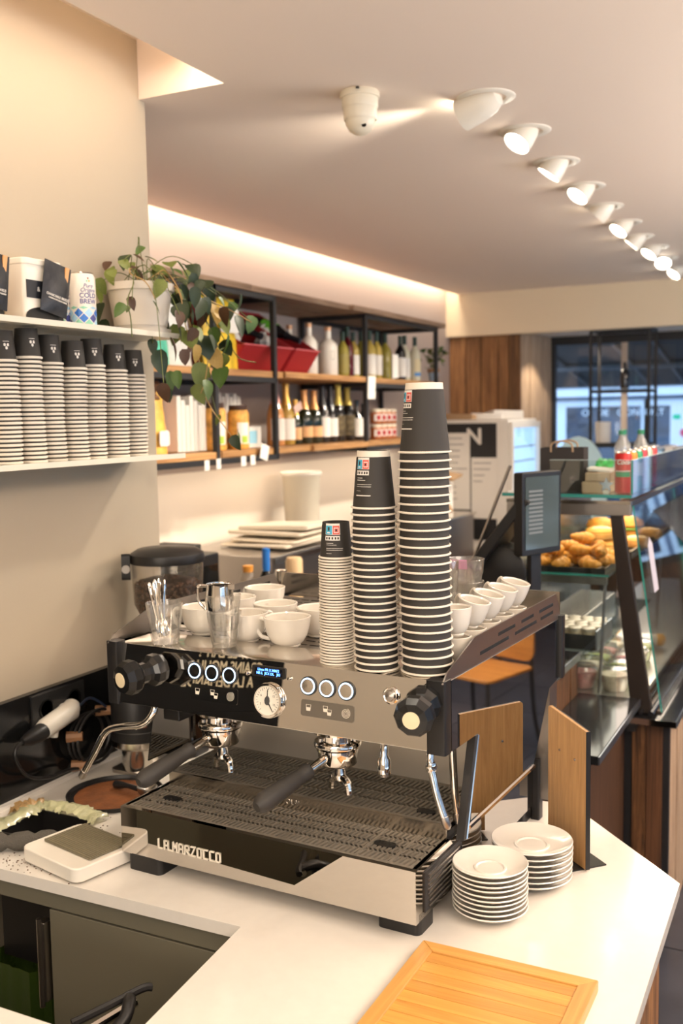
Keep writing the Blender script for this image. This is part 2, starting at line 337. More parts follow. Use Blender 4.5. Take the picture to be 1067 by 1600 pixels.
B().tube([(-1.536, 1.572, .59), (-1.536, 1.572, .79)], .006, 8).put('hinge_pin', STEELD, hg)
B().box(-1.53, -1.0, 1.61, 2.38, .08, .1).box(-1.0, -.98, 1.6, 2.38, .08, .86).box(-1.53, -1.515, 1.61, 2.38, .1, .81).box(-1.88, -1.0, 2.36, 2.38, .08, .86).put('carcass', M('dark_carcass', (.03, .03, .028), .6), cb)
pn = thing('clad_counter_base', 'wood clad base under the right edge of the worktop', 'cabinet', (0, 0, 0))
box(-.96, -.345, .32, 2.05, 0, .86).put('carcass', M('dark_carcass', (.03, .03, .028), .6), pn)
for i in range(9):
    y0 = .32 + i * .2; box(-.344, -.318 + .003 * (i % 2), y0 + .003, min(y0 + .197, 2.06), .0, .86).put('plank', WOODEND, pn, bev=.002)
B().prism([(-.33, 2.06), (-.34, 2.05), (-.63, 2.36), (-.62, 2.375)], 0, .86).put('plank', WOODDK, pn)
lw = thing('rear_worktop', 'white worktop end in the bottom left corner of the picture', 'counter', (0, 0, 0))
box(-1.88, -1.09, .3, 1.172, ZK - .026, ZK).put('slab', QUARTZ, lw, bev=.003)
box(-1.86, -1.11, .32, 1.15, .1, ZK - .027).put('carcass', CAB, lw)
fh = thing('bar_tool', 'black tipped steel bar tool standing in the gap beside the worktop', 'tool', (-1.11, 1.40, .0))
B().tube([(-.10, -.20, .775), (-.05, -.10, .798), (-.012, -.022, .815)], .009, 8).put('steel_bar', CHROME, fh)
B().tube(smoothpts([(-.075, -.12, .812), (-.04, -.06, .822), (-.012, -.005, .830), (.0, .010, .828)], 8), .0075, 8).put('grip', BLACKPL, fh)
B().tube(smoothpts([(-.02, -.03, .822), (-.004, -.052, .826), (.004, -.075, .815), (-.002, -.105, .80), (-.01, -.13, .78)], 8), .012, 10).put('hook', BLACKPL, fh)
B().tube([(-.09, -.19, .0), (-.09, -.19, .775)], .01, 8).put('post', BLACKMET, fh)
# waste: square bin let into the worktop with a bag round its rim, bin bag below
wb = thing('knock_bin', 'square black waste bin let into worktop with pale bag round its rim', 'bin', (-1.695, 1.775, ZK))
b = B()
for (x0, x1, y0, y1) in ((-.082, .082, -.073, -.069), (-.082, .082, .069, .073), (-.082, -.078, -.069, .069), (.078, .082, -.069, .069)): b.box(x0, x1, y0, y1, -.30, .004)
b.box(-.08, .08, -.07, .07, -.302, -.30).put('liner', BLACKPL, wb)
BAG = M('pale_green_film', (.62, .62, .36), .3, trans=.35, noise=.25, nscale=30, bump=.3, bscale=60)
def crumple(pts, w, amp, seed):
    rnd = random.Random(seed); P = smoothpts(pts, 10); bb = B(); rows = []
    for i, p in enumerate(P):
        d = (P[min(i + 1, len(P) - 1)] - P[max(i - 1, 0)]).normalized(); n = Vector((-d.y, d.x, 0)); row = []
        for j in range(7):
            t = j / 6 - .5; hgt = math.cos(t * PI) * .010 + rnd.uniform(-amp, amp) * .9
            row.append(p + n * (t * w * (1 + rnd.uniform(-.3, .3))) + Vector((0, 0, hgt)))
        rows.append(row)
    vs = [v for r in rows for v in r]; fs = []
    for i in range(len(rows) - 1):
        for j in range(6): a = i * 7 + j; fs.append((a, a + 1, a + 8, a + 7))
    return bb.add(vs, fs)
crumple([(-.10, -.09, .006), (-.095, 0, .008), (-.085, .07, .012), (-.02, .088, .014), (.05, .085, .012), (.105, .075, .008)], .055, .006, 3).put('bag_rim', BAG, wb, ang=180)
crumple([(-.11, .02, .008), (-.12, .06, .014), (-.09, .09, .012)], .05, .007, 5).put('bag_rim', M('pale_orange_film', (.66, .42, .18), .3, trans=.3, bump=.3), wb, ang=180)
b = B()
for k in range(60): b.box(*(lambda x, y, s: (x - s, x + s, y - s, y + s, -.30, -.285 + s))(random.uniform(-.07, .07), random.uniform(-.06, .06), random.uniform(.003, .008)))
stuff(b.put('coffee_pucks', M('wet_coffee', (.03, .015, .008), .7), wb))
gb = thing('bin_bag', 'translucent green bin bag hanging in the open bay under the worktop', 'bag', (-1.70, 1.72, .05))
def sack(r, h, seed, sq=1.):
    rnd = random.Random(seed); n = 40; prof = [(r * .5, 0), (r * .95, .05 * h), (r, .3 * h), (r * .97, .6 * h), (r * .9, .85 * h), (r * .86, h)]
    bb = B(); bb.lathe(prof, n, cap=False); ph = [rnd.uniform(.9, 1.1) for _ in range(n)]
    bb.v = [(x * ph[i % n], y * ph[i % n] * sq, z) for i, (x, y, z) in enumerate(bb.v)]; return bb
sack(.12, .55, 2, .7).put('film', M('green_film', (.05, .09, .015), .3, trans=.3, bump=.2), gb)
bk = thing('black_bin_bag', 'crumpled black bin bag at the bottom of the open bay', 'bag', (-1.72, 1.495, .0))
sack(.12, .35, 9, .7).put('film', M('black_film', (.01, .01, .012), .25, bump=.6, bscale=30), bk)
B().tube([(.12 * math.cos(t), .084 * math.sin(t), .36) for t in [2 * PI * k / 24 for k in range(25)]], .006, 6).put('rim', CHROME, bk)

# ------------------------------------------------------------------ espresso machine (local frame: x along the front, y to the back)
EM = thing('espresso_machine', 'two group steel espresso machine with black knobs on the white worktop', 'coffee machine', (-1.39, 1.68, ZK), math.radians(-2.75))
# lower body and feet
BW = .705
for (x, y) in ((.06, .035), (.655, .06), (.06, .60), (.655, .64)):
    B().prism(rr(.09, .07, .012), 0, .036, 'z').put('foot', BLACKPL, EM, loc=(x, y, 0))
tf = B().box(.0, BW, 0, .012, .035, .137).put('drip_tray_front', STEELM, EM, smooth=False)
b = B().box(0, .012, .012, .62, .035, .137).box(BW - .012, BW, .012, .62, .035, .137).box(.0, BW, .012, .62, .035, .05); b.put('base_frame', STEELM, EM)
vp = box(BW, BW + .003, .035, .21, .045, .122).put('side_vent', BLACKMET, EM)
for k in range(7): box(BW + .003, BW + .006, .05, .195, .052 + k * .0095, .056 + k * .0095).put('vent_slat', STEELD, vp)
B().box(.012, BW - .012, .012, .16, .05, .118).put('drip_basin', DARKHOLE, EM)
def grate(x0, x1, y0, y1, z, rows, pitch, name, slant=.0, holes=()):
    b = B(); rim = .008
    b.box(x0, x1, y0, y0 + rim, z - .006, z).box(x0, x1, y1 - rim, y1, z - .006, z).box(x0, x0 + rim, y0 + rim, y1 - rim, z - .006, z).box(x1 - rim, x1, y0 + rim, y1 - rim, z - .006, z)
    iy0, iy1 = y0 + rim, y1 - rim; H = (iy1 - iy0) / rows; n = int((x1 - x0 - 2 * rim) / pitch)
    for r in range(rows):
        a0 = iy0 + r * H; a1 = a0 + H
        b.box(x0 + rim, x1 - rim, a1 - .004, a1 + .004 if r < rows - 1 else a1, z - .006, z)
        for k in range(n + 1):
            x = x0 + rim + k * pitch
            if any(abs(x - hx) < hw and abs((a0 + a1) / 2 - hy) < hd for hx, hy, hw, hd in holes):
                b.box(x, min(x + pitch, x1 - rim), a0, a1, z - .006, z) if abs(x - [h for h in holes][0][0]) > 9 else None
                continue
            s = slant * H
            b.prism([(x, a0), (x + pitch * .52, a0), (x + pitch * .52 + s, a1), (x + s, a1)], z - .006, z)
    return stuff(b.put(name, GRATE, EM, smooth=False))
g1 = grate(.004, BW - .004, .012, .162, .137, 4, .0105, 'drip_grate', .12)
for x in (.075, .60): 
    h = B().prism(rr(.046, .022, .0105), .132, .1385, 'z').put('finger_hole', BLACKPL, EM, loc=(x, .085, 0))
for x in (.045, .125, .568, .64): box(x, x + .006, .014, .16, .133, .1378).put('grate_rib', GRATE, EM)
# upper tray
box(.012, BW - .006, .152, .158, .137, .168).put('upper_tray_front', STEEL, EM, smooth=False)
B().box(.014, BW - .008, .158, .40, .13, .15).put('upper_basin', DARKHOLE, EM)
grate(.014, BW - .008, .158, .36, .168, 4, .0115, 'upper_grate', .12)
B().prism(rr(.04, .02, .0095), .165, .1695, 'z').put('finger_hole', BLACKPL, EM, loc=(.635, .20, 0))
text('OLAI', .016, CHROME, EM, (.345, .1515, .152), (PI / 2, 0, 0), .0006, name='badge')
box(.014, BW - .008, .362, .37, .137, .40).put('splash_panel', M('satin_steel', (.66, .61, .53), .36, .75), EM)
# side cheeks
for sx, u in ((-1, 0.004), (1, BW - .004)):
    b = B().prism([(.20, .137), (.62, .137), (.62, .40), (.37, .40), (.362, .17), (.20, .168)] if sx > 0 else [(.37, .137), (.62, .137), (.62, .40), (.37, .40)], u - .004, u + .004, 'x'); b.put('side_cheek', STEELM, EM)
# upper body
UL, UR = -.045, .752
box(UL + .02, UR - .006, .16, .715, .385, .478).put('upper_body', STEELM, EM)
box(UL + .02, UR - .006, .66, .715, .05, .39).put('back_panel', STEELD, EM)
box(UL + .02, UR - .006, .045, .16, .352, .364).put('head_floor', STEELM, EM)
TILT = math.radians(7)
MT = Matrix.Translation((0, .026, .36)) @ Matrix.Rotation(-TILT, 4, 'X')        # panel frame: x along, z up the tilted face, -y out
def onp(b): return b.xf(MT)
fp = onp(box(UL + .03, UR - .034, 0, .006, 0, .128)).put('front_panel', STEELM, EM, smooth=False)
b = B().prism([(.042, .486), (.05, .489), (.16, .489), (.16, .478), (.05, .478)], UL + .03, UR - .034, 'x'); b.put('deck_front', STEEL, EM)
for u0, u1 in ((UL, UL + .030), (UR - .034, UR + .004)):
    B().prism(rr(u1 - u0, .03, .004, cx=(u0 + u1) / 2, cy=.038), .355, .492).put('corner_post', BLACKPL, EM)
for u0, u1 in ((UR - .02, UR + .006),):
    B().prism(rr(.024, .024, .004, cx=UR, cy=.712), .34, .49).put('corner_post', BLACKPL, EM)
B().prism(rr(.022, .03, .004, cx=BW + .008, cy=.665), .0, .15).put('corner_post', BLACKPL, EM)
# cup deck: tray with rows of slots
cdk = B().box(UL + .03, UR - .01, .16, .70, .478, .482).put('cup_tray', STEELD, EM)
b = B()
for r in range(15):
    for k in range(24): b.box(.0 + k * .030, .022 + k * .030, .175 + r * .035, .180 + r * .035, .482, .4828)
stuff(b.put('tray_slot', DARKHOLE, cdk, smooth=False))
# fences
def fence(u, name):
    pts = [(.02, .488), (.04, .505), (.175, .545), (.685, .545), (.722, .482)]
    b = B().prism(pts, u - .0015, u + .0015, 'x'); f = b.put(name, STEELD, EM)
    for (a0, a1, w) in ((.20, .36, .503), (.40, .54, .503), (.30, .40, .521), (.44, .52, .521), (.56, .66, .521), (.57, .66, .503)):
        B().box(u - .002, u + .002, a0, a1, w, w + .007).put('slot', DARKHOLE, f)
    return f
fence(UR, 'cup_guard'); fence(UL + .008, 'cup_guard')
box(UL + .01, UR, .715, .719, .482, .545).put('cup_guard', STEEL, EM)
# mirrored side panel on the right, and on the left
for u, s in ((UR, 1), (UL + .006, -1)):
    b = B().prism([(.055, .355), (.055, .488), (.715, .482), (.715, .342), (.63, .332), (.515, .182), (.143, .187), (.178, .352)], u, u + .003 * s, 'x')
    sp = b.put('side_panel', M('smoked_mirror_panel', (.52, .51, .50), .02, 1.), EM)
    if s < 0: continue
    B().tube([(u + .004 * s, .13, .184), (u + .004 * s, .515, .182)], .005, 6).put('side_rail', CHROME, EM)
    b = B().prism([(.168, .352), (.183, .352), (.128, .19), (.120, .165), (.106, .165)], u - .012, u + .004, 'x'); st = b.put('side_strut', BLACKPL, EM)
    B().tube([(u + .004, .183, .35), (u + .004, .120, .165)], .0025, 6).put('strut_edge', CHROME, st)
B().prism([(.21, .036), (.21, .14), (.66, .14), (.66, .036)], BW + .001, BW + .004, 'x').put('lower_side_panel', M('smoked_mirror_panel', (.52, .51, .50), .02, 1.), EM)
# fittings of the front panel
EMIT = M('white_led_ring', (.75, .88, 1), .4, emit=1.7, ecol=(.42, .70, 1)); SCR = M('dark_display_glass', (.003, .004, .010), .1)
RX = Matrix.Rotation(PI / 2, 4, 'X')                                            # lathe axis towards -y
def face(u, w, y=0): return MT @ Matrix.Translation((u, y, w - .36)) @ RX
def ring(b, r0, r1, h, n=28, mat=None): return b.lathe([(r0, 0), (r0, h), (r1, h), (r1, 0)], n, mat, cap=False)
for i, u in enumerate((.187, .231, .275, .462, .504, .547)):
    k = B().lathe([(.0185, 0), (.0185, .003), (.0175, .0038), (.0, .0038)], 28, face(u, .449)).put('brew_button', BLACKPL, EM)
    ring(B(), .0134, .0160, .0046, 28, face(u, .449)).put('light_ring', EMIT, k)
    B().lathe([(.0133, .0), (.0131, .0050), (.0, .0054)], 24, face(u, .449)).put('cap', STEEL if i > 2 else BLACKGL, k)
PLATE = M('taupe_label_plate', (.20, .18, .15), .35, .6); MARK = M('cream_marking', (.8, .74, .62), .6)
def onface(o): return o
for u in (.237, .506):
    pl = B().prism(rr(.118, .032, .005), 0, .0012, 'z').xf(face(u, .406)).put('legend_plate', PLATE if u > .4 else BLACKGL, EM)
    def cupmark(cx, cy, s):
        b = B(); fr = [(-.0055, .006), (.0055, .006), (.004, -.006), (-.004, -.006)]
        for p, q in zip(fr, fr[1:] + fr[:1]):
            b.tube([(cx + p[0] * s, cy + p[1] * s, .0014), (cx + q[0] * s, cy + q[1] * s, .0014)], .0004, 4)
        b.prism([(cx - .0042 * s, cy - .0055 * s), (cx + .0042 * s, cy - .0055 * s), (cx + .0048 * s, cy + .0005 * s), (cx - .0048 * s, cy + .0005 * s)], .0011, .0016); return b
    cupmark(-.042, .001, 1).xf(face(u, .406)).put('cup_mark', MARK, pl)
    cupmark(-.004, .003, .9).xf(face(u, .406)).put('cup_mark', MARK, pl); cupmark(.005, -.003, .9).xf(face(u, .406)).put('cup_mark', MARK, pl)
    B().tube([(.041 + (.0015 + .0085 * t / 40) * math.cos(t * .5), (.0015 + .0085 * t / 40) * math.sin(t * .5), .0014) for t in range(41)], .00045, 4).xf(face(u, .406)).put('spiral_mark', MARK, pl)
ds = B().prism(rr(.078, .022, .003), 0, .003, 'z').xf(face(.369, .466)).put('display', BLACKPL, EM)
B().prism(rr(.066, .015, .001), .003, .0034, 'z').xf(face(.369, .466)).put('screen', SCR, ds)
BLUEL = M('blue_lcd_text', (.12, .35, 1), .4, emit=3, ecol=(.08, .25, 1))
for i, s in enumerate(('Linea PB X MM/2', 'MR L  JKX DL   JKI')):
    me = textmesh(s, .0072, .0002, bold=.00012); me.transform(MT @ Matrix.Translation((.369, -.0036, .466 - .36 + .0035 - .0072 * i)) @ RX); me.materials.clear(); me.materials.append(BLUEL); link('lettering', me, ds)
for u in (.318, .419): B().lathe([(.004, 0), (.0045, .003), (.003, .006), (0, .0065)], 12, face(u, .458)).put('screw', CHROME, EM)
GF = face(.372, .410)
ga = B().lathe([(.0345, 0), (.0355, .006), (.034, .010), (.030, .0105), (.0295, .007), (0, .007)], 40, GF).put('pressure_gauge', CHROME, EM)
B().lathe([(.0293, .0072), (.0, .0074)], 32, GF, cap=False).put('dial', M('cream_dial', (.80, .76, .66), .5), ga)
b = B()
for k in range(24):
    a = math.radians(-140 + 280 * k / 23); r1 = .0265; r0 = .0235 if k % 3 else .0215
    b.tube([(r0 * math.sin(a), r0 * math.cos(a), .0076), (r1 * math.sin(a), r1 * math.cos(a), .0076)], .0004, 4)
b.xf(GF).put('dial_scale', BLACKPL, ga)
for k, s in enumerate(('2', '6', '9', '12', '15')):
    a = math.radians(-115 + 57 * k); me = textmesh(s, .006, .0001); me.transform(GF @ Matrix.Translation((.0175 * math.sin(a), .0175 * math.cos(a), .0076))); me.materials.clear(); me.materials.append(BLACKPL); link('numeral', me, ga)
b = B().prism([(-.0012, -.006), (.0012, -.006), (.0006, .023), (-.0006, .023)], .0078, .0084).prism([(-.002, .0), (.002, .0), (.0145, -.021), (.0135, -.0215)], .0078, .0082); b.xf(GF).put('needle', BLACKPL, ga)
B().lathe([(.006, .0076), (.0055, .0095), (0, .0095)], 10, GF @ Matrix.Scale(1.6, 4, (0, 1, 0))).put('dial_emblem', M('dark_grey_print', (.06, .06, .06), .5), ga)
pb = B().lathe([(.016, 0), (.0165, .004), (.014, .007), (.012, .006), (0, .006)], 24, face(.642, .452)).put('mixer_knob', CHROME, EM)
B().lathe([(.0115, .006), (.009, .010), (0, .012)], 20, face(.642, .452)).put('dome', STEELD, pb)
# steam knobs: faceted black with a cream cap
for u, w, du in ((.10, .447, -.02), (.715, .452, -.02)):
    sc = 1.0
    ax = (Matrix.Translation((u, .03, w)) @ Matrix.Rotation(math.radians(10), 4, 'Z') @ Matrix.Rotation(math.radians(4), 4, 'X') @ RX)
    if u < .3: ax = (Matrix.Translation((u, .03, w)) @ Matrix.Rotation(math.radians(-14), 4, 'Z') @ Matrix.Rotation(math.radians(4), 4, 'X') @ RX)
    sk = B().lathe([(.031, 0), (.034, .010), (.034, .026), (.026, .034), (.022, .040), (.022, .055), (.030, .062), (.0365, .070), (.0365, .086), (.029, .100), (.0165, .102), (.0, .102)], 10, ax).put('steam_knob', M('black_bakelite', (.010, .010, .010), .18), EM, smooth=False)
    B().lathe([(.0155, .102), (.0155, .1035), (.0, .104)], 24, ax).put('knob_cap', M('cream_plastic', (.78, .66, .44), .45), sk)
# group heads with portafilters
def group(u, tipdx, name='group_head'):
    g = B().lathe([(.040, .012), (.048, .016), (.049, .022), (.047, .026), (.036, .028), (.036, .044), (.052, .046), (.054, .060), (0, .060)], 36, Matrix.Translation((u, .12, .292))).put(name, CHROME, EM)
    for a in range(6):
        t = PI / 3 * a; B().lathe([(.005, -.002), (.005, .004), (0, .004)], 8, Matrix.Translation((u + .040 * math.cos(t), .12 + .040 * math.sin(t), .324))).put('bolt', STEELD, g)
    p = B().lathe([(.0, .0), (.030, .001), (.037, .004), (.040, .008), (.0405, .032), (.043, .033), (.043, .038), (.0, .038)], 36, Matrix.Translation((u, .12, .266))).put('portafilter', CHROME, EM)
    sp = B().lathe([(.011, 0), (.011, .018), (.008, .026), (.008, .032)], 16, Matrix.Translation((u + .004, .12, .236))).put('spout', CHROME, p)
    for s in (-1, 1):
        B().tube(smoothpts([(u + .004, .12, .244), (u + .004 + .013 * s, .12 - .004 * s, .240), (u + .004 + .023 * s, .12 - .008 * s, .229), (u + .004 + .026 * s, .12 - .009 * s, .212)]), [.008] * 6 + [.008] * 6 + [.0065] * 7, 8).put('spout_arm', CHROME, p)
    a = Vector((u - .012, .086, .286)); e = Vector((u + tipdx, -.085, .238)); d = (e - a).normalized()
    B().tube([a, a + d * .045], [.010, .008], 12).put('handle_neck', CHROME, p)
    L = (e - a).length; prof = [(.042, .013), (.045, .0165), (.056, .0165), (.058, .0150), (.075, .0155), (.10, .0175), (.13, .0185), (L - .02, .0195), (L - .008, .017), (L, .010)]
    B().tube([a + d * t for t, r in prof], [r for t, r in prof], 18).put('handle', BLACKSOFT, p)
group(.186, -.058); group(.477, -.062)
box(.06, .105, .08, .14, .315, .352).put('valve_block', BLACKPL, EM, bev=.004)
B().lathe([(.014, 0), (.015, .004), (.0, .004)], 20, Matrix.Translation((.105, .355, .27)) @ RX).put('round_badge', STEELD, EM)
# hot water tap
ht = B().lathe([(.009, 0), (.0135, .004), (.0135, .030), (.008, .040), (.008, .072), (.02, .076), (.02, .09)], 20, Matrix.Translation((.582, .12, .262))).put('hot_water_tap', CHROME, EM)
B().lathe([(.010, -.002), (.010, .001)], 16, Matrix.Translation((.582, .12, .262))).put('nozzle_tip', STEELD, ht)
# steam wands
def wand(pts, r=.0065):
    w = B().tube(smoothpts(pts, 8), r, 10).put('steam_wand', CHROME, EM)
    P = [Vector(p) for p in pts]; d = (P[-1] - P[-2]).normalized()
    B().tube([P[-1] - d * .002, P[-1] + d * .016, P[-1] + d * .022], [r * 1.15, r * 1.15, r * .5], 10).put('wand_tip', STEELD, w); return w
wand([(.708, .07, .362), (.708, .062, .335), (.712, .058, .315), (.722, .058, .27), (.738, .058, .225)], .0075)
B().lathe([(0, -.012), (.009, -.009), (.0115, 0), (.009, .009), (0, .012)], 14, Matrix.Translation((.711, .06, .318))).put('ball_joint', CHROME, EM)
wand([(.694, .2, .36), (.694, .2, .31), (.697, .2, .24), (.703, .2, .175)], .008)
wand([(.066, .05, .362), (.066, .04, .340), (.045, .03, .316), (-.01, .022, .305), (-.052, .02, .288), (-.088, .02, .235), (-.120, .02, .188)], .0075)
# name on the drip tray front: squared stroke lettering
ST = {'L': [(0, 1, 0, 0), (0, 0, 1, 0)], 'A': [(0, 0, 0, 1), (0, 1, 1, 1), (1, 1, 1, 0), (0, .45, 1, .45)], 'M': [(0, 0, 0, 1), (0, 1, .5, .4), (.5, .4, 1, 1), (1, 1, 1, 0)],
      'R': [(0, 0, 0, 1), (0, 1, 1, 1), (1, 1, 1, .5), (1, .5, 0, .5), (.4, .5, 1, 0)], 'Z': [(0, 1, 1, 1), (1, 1, 0, 0), (0, 0, 1, 0)], 'O': [(0, 0, 0, 1), (0, 1, 1, 1), (1, 1, 1, 0), (1, 0, 0, 0)], 'C': [(1, 1, 0, 1), (0, 1, 0, 0), (0, 0, 1, 0)]}
x = .103; lh = .019; lw_ = .0098; SIL = M('cream_enamel_letters', (.84, .78, .66), .4)
def stroke(b, x0, z0, x1, z1, w=.00125):
    p = Vector((x0, 0, z0)); q = Vector((x1, 0, z1)); t = (q - p).normalized(); nn = Vector((-t.z, 0, t.x)) * w; p -= t * w; q += t * w
    b.prism([(p.x - nn.x, p.z - nn.z), (q.x - nn.x, q.z - nn.z), (q.x + nn.x, q.z + nn.z), (p.x + nn.x, p.z + nn.z)], -.0022, .0, 'y')
zl = .064; nL = 0
for ch in 'LA MARZOCCO':
    if ch == ' ': x += .007; continue
    b = B()
    for (a, c, d, e) in ST[ch]: stroke(b, x + a * lw_, zl + c * lh, x + d * lw_, zl + e * lh)
    if nL in (1, 2, 3, 4, 8): stroke(b, x + lw_, zl, x + lw_ + (.013 if nL == 1 else .0062), zl)
    if nL == 6: stroke(b, x + lw_, zl + lh, x + lw_ + .0062, zl + lh)
    b.put('letter', SIL, tf, smooth=False); x += lw_ + .0062; nL += 1

# ------------------------------------------------------------------ on the coffee machine
TH = math.radians(-2.75); MW = Matrix.Translation((-1.39, 1.68, ZK)) @ Matrix.Rotation(TH, 4, 'Z')
def G(u, v, w): return MW @ Vector((u, v, w))
DK = .4835                                                           # cup deck; .4895 on its front strip
PBL = M('print_blue', (.06, .42, .62), .6); PRD = M('print_red', (.72, .13, .10), .6); PWH = M('print_white', (.80, .76, .70), .6)
def cup_proto(R, r, H, band, rh=.004):
    body = B().lathe([(R - .002, .0015), (r, H), (r - .0015, H), (r - .002, H - .006), (0, H - .006)], 36, cap=False).mesh('paper_cup'); body.materials.append(CUPBLK)
    ti = [(R - .0022, .0005), (R - .0005, 0), (R + .0012, .2 * rh), (R + .0016, .55 * rh), (R + .0008, .9 * rh), (R - .0016, rh)]
    rim = B().lathe(ti + [ti[0]], 36, cap=False).mesh('rim'); rim.materials.append(CUPWHT)
    return body, rim, (R, r, H, band)
def place_cup(P, loc, label, group, rz=0, top=False, prints=None):
    body, rim, (R, r, H, band) = P
    o = bpy.data.objects.new('paper_cup', body); COL.objects.link(o); o.location = loc; o.rotation_euler = (random.uniform(-.006, .006), random.uniform(-.006, .006), rz)
    tag(o, label, 'paper cup', group); link('rim', rim, o)
    if top:
        R0 = R - .002; rad = lambda z: R0 + (r - R0) * (z - .0015) / (H - .0015)
        if band: B().lathe([(rad(H - band) + .0003, H - band), (r + .0003, H + .0002), (r - .0016, H + .0002)], 36, cap=False).put('uncoated_band', CUPWHT, o)
        pr = lambda n, m, a0, a1, z0, z1, off=.0005: conepatch(R0, .0015, r, H, a0, a1, z0, z1, off).put(n, m, o)
        if prints: prints(pr, H, band)
    return o
def takeaway_print(pr, H, band):                                     # a = 0 faces -y of the cup
    t = H - band - .005; s = .0175; h = .0138 / (.026 if not band else .0325)
    pr('print', PWH, -h, h, t - s, t + .004); pr('print', PBL, -h * .94, -.02, t - s + .0006, t, .0008); pr('print', PRD, .02, h * .94, t - s + .0006, t, .0008)
    c = t - .5 * s
    pr('print', PWH, h * .2, h * .8, c - .005, c + .005, .0011); pr('print', PRD, h * .27, h * .73, c - .0036, c + .0036, .0014); pr('print', CUPBLK, h * .4, h * .6, c - .002, c + .002, .0016); pr('print', CUPBLK, -h * .62, -h * .38, c - .001, c + .006, .0011); pr('print', PWH, -h * .7, -h * .3, c - .006, c - .0035, .0011)
    u = t - s - .0025; pr('print', PWH, -h, h * .96, u - .0085, u)
    for a in (-.85, -.5, -.1, .3, .62): pr('print', CUPBLK, a * h, (a + .2) * h, u - .0065, u - .002, .0008)
    z = u - .0135
    for a1, w in ((.1, .0008), (.5, .0008), (None, 0), (1.3, .0008), (1.25, .0008), (None, 0), (-.1, .0004), (None, 0), (1.2, .0017)):
        if z < .006: break
        if a1 is not None: pr('print', PWH, -h * .8, a1 * h, z - w, z)
        z -= .0040 if band else .0033
random.seed(11)
def machine_stack(P, u, v, n, pitch, what, where, group, lean=(0, 0), rz=0):
    for k in range(n):
        j = n - k; t = k / n
        pos = G(u + lean[0] * math.sin(t * 2.6) + random.uniform(-.0007, .0007), v + lean[1] * t, .4895 + k * pitch)
        place_cup(P, pos, f'{what} paper cup, {ORD[j - 1]} from the top of the {where} stack on the coffee machine', group, rz if j == 1 else random.uniform(-3, 3), j == 1, takeaway_print)
C4 = cup_proto(.0335, .0262, .070, 0); C12 = cup_proto(.0425, .0305, .108, .011); C16 = cup_proto(.0485, .034, .128, .012)
machine_stack(C4, .500, .085, 38, .0056, 'small black', 'shortest', 'small cups in the shortest stack on the machine', (.001, 0), math.radians(13))
machine_stack(C12, .590, .080, 25, .0128, 'medium black', 'middle', 'medium cups in the middle stack on the machine', (-.003, 0), math.radians(-14))
machine_stack(C16, .688, .098, 27, .0158, 'large black', 'tallest', 'large cups in the tallest stack on the machine', (-.004, 0), math.radians(-40))
# porcelain cups
def handle(b, R, z0, z1, out, r=.0045):
    b.tube(smoothpts([(R - .003, 0, z1), (R + out * .75, 0, z1 + .003), (R + out, 0, (z0 + z1) / 2 + .005), (R + out * .6, 0, z0 + .002), (R - .008, 0, z0 - .003)], 7), r, 8); return b
def cup(name, R, H, label, cat, loc, rz, group, rot=None, hz=(.25, .82), out=.024):
    prof = [(R * .52, 0), (R * .56, .003), (R * .50, .005), (R * .70, H * .18), (R * .86, H * .42), (R * .95, H * .72), (R, H), (R - .003, H + .0008), (R - .006, H - .002), (R * .86, H * .5), (R * .5, H * .12), (0, H * .09)]
    o = B().lathe(prof, 40).put(name, PORC, None, loc, rot or (0, 0, rz)); tag(o, label, cat, group)
    handle(B(), R * .93, H * hz[0], H * hz[1], out).put('handle', PORC, o); return o
CG = 'white cappuccino cups on the machine'
for (u, v, rz, lab) in ((.082, .205, 3.4, 'white cappuccino cup between spoon glass and stacked tumblers'), (.213, .185, 1.2, 'white cappuccino cup just right of the stacked glass tumblers'), (.322, .183, 3.3, 'white cappuccino cup in front with handle turned left, beside short cup stack'),
                        (.078, .335, 1.9, 'white cappuccino cup right behind the small steel creamer'), (.213, .305, 2.6, 'white cappuccino cup in the second row behind the front cups'), (.070, .478, 3.0, 'large white cappuccino cup furthest back beside the paper cup stacks'), (.330, .303, .9, 'white cappuccino cup partly hidden by the shortest paper cup stack')):
    cup('cappuccino_cup', .051, .064, lab, 'cup', G(u, v, DK), TH + rz, CG)
EG = 'espresso cups stacked along the right guard of the machine'
RW = ['nearest', 'second', 'third', 'fourth', 'farthest']
for k in range(5):
    v = .19 + k * .081; u = .705
    cup('espresso_cup', .0335, .056, f'white espresso cup standing below, {RW[k]} along the right guard', 'cup', G(u, v, DK), 2.7, EG, out=.016)
    tl = 0.0 if k == 0 else .24
    r = Matrix.Rotation(TH, 4, 'Z') @ Matrix.Rotation(tl, 4, 'Y') @ Matrix.Rotation(2.75, 4, 'Z')
    cup('espresso_cup', .0335, .056, f'white espresso cup stacked on top, {RW[k]} along the right guard', 'cup', G(u - (.004 if tl else 0), v, DK + (.0575 if k == 0 else .060)), 0, EG, rot=r.to_euler(), out=.017)
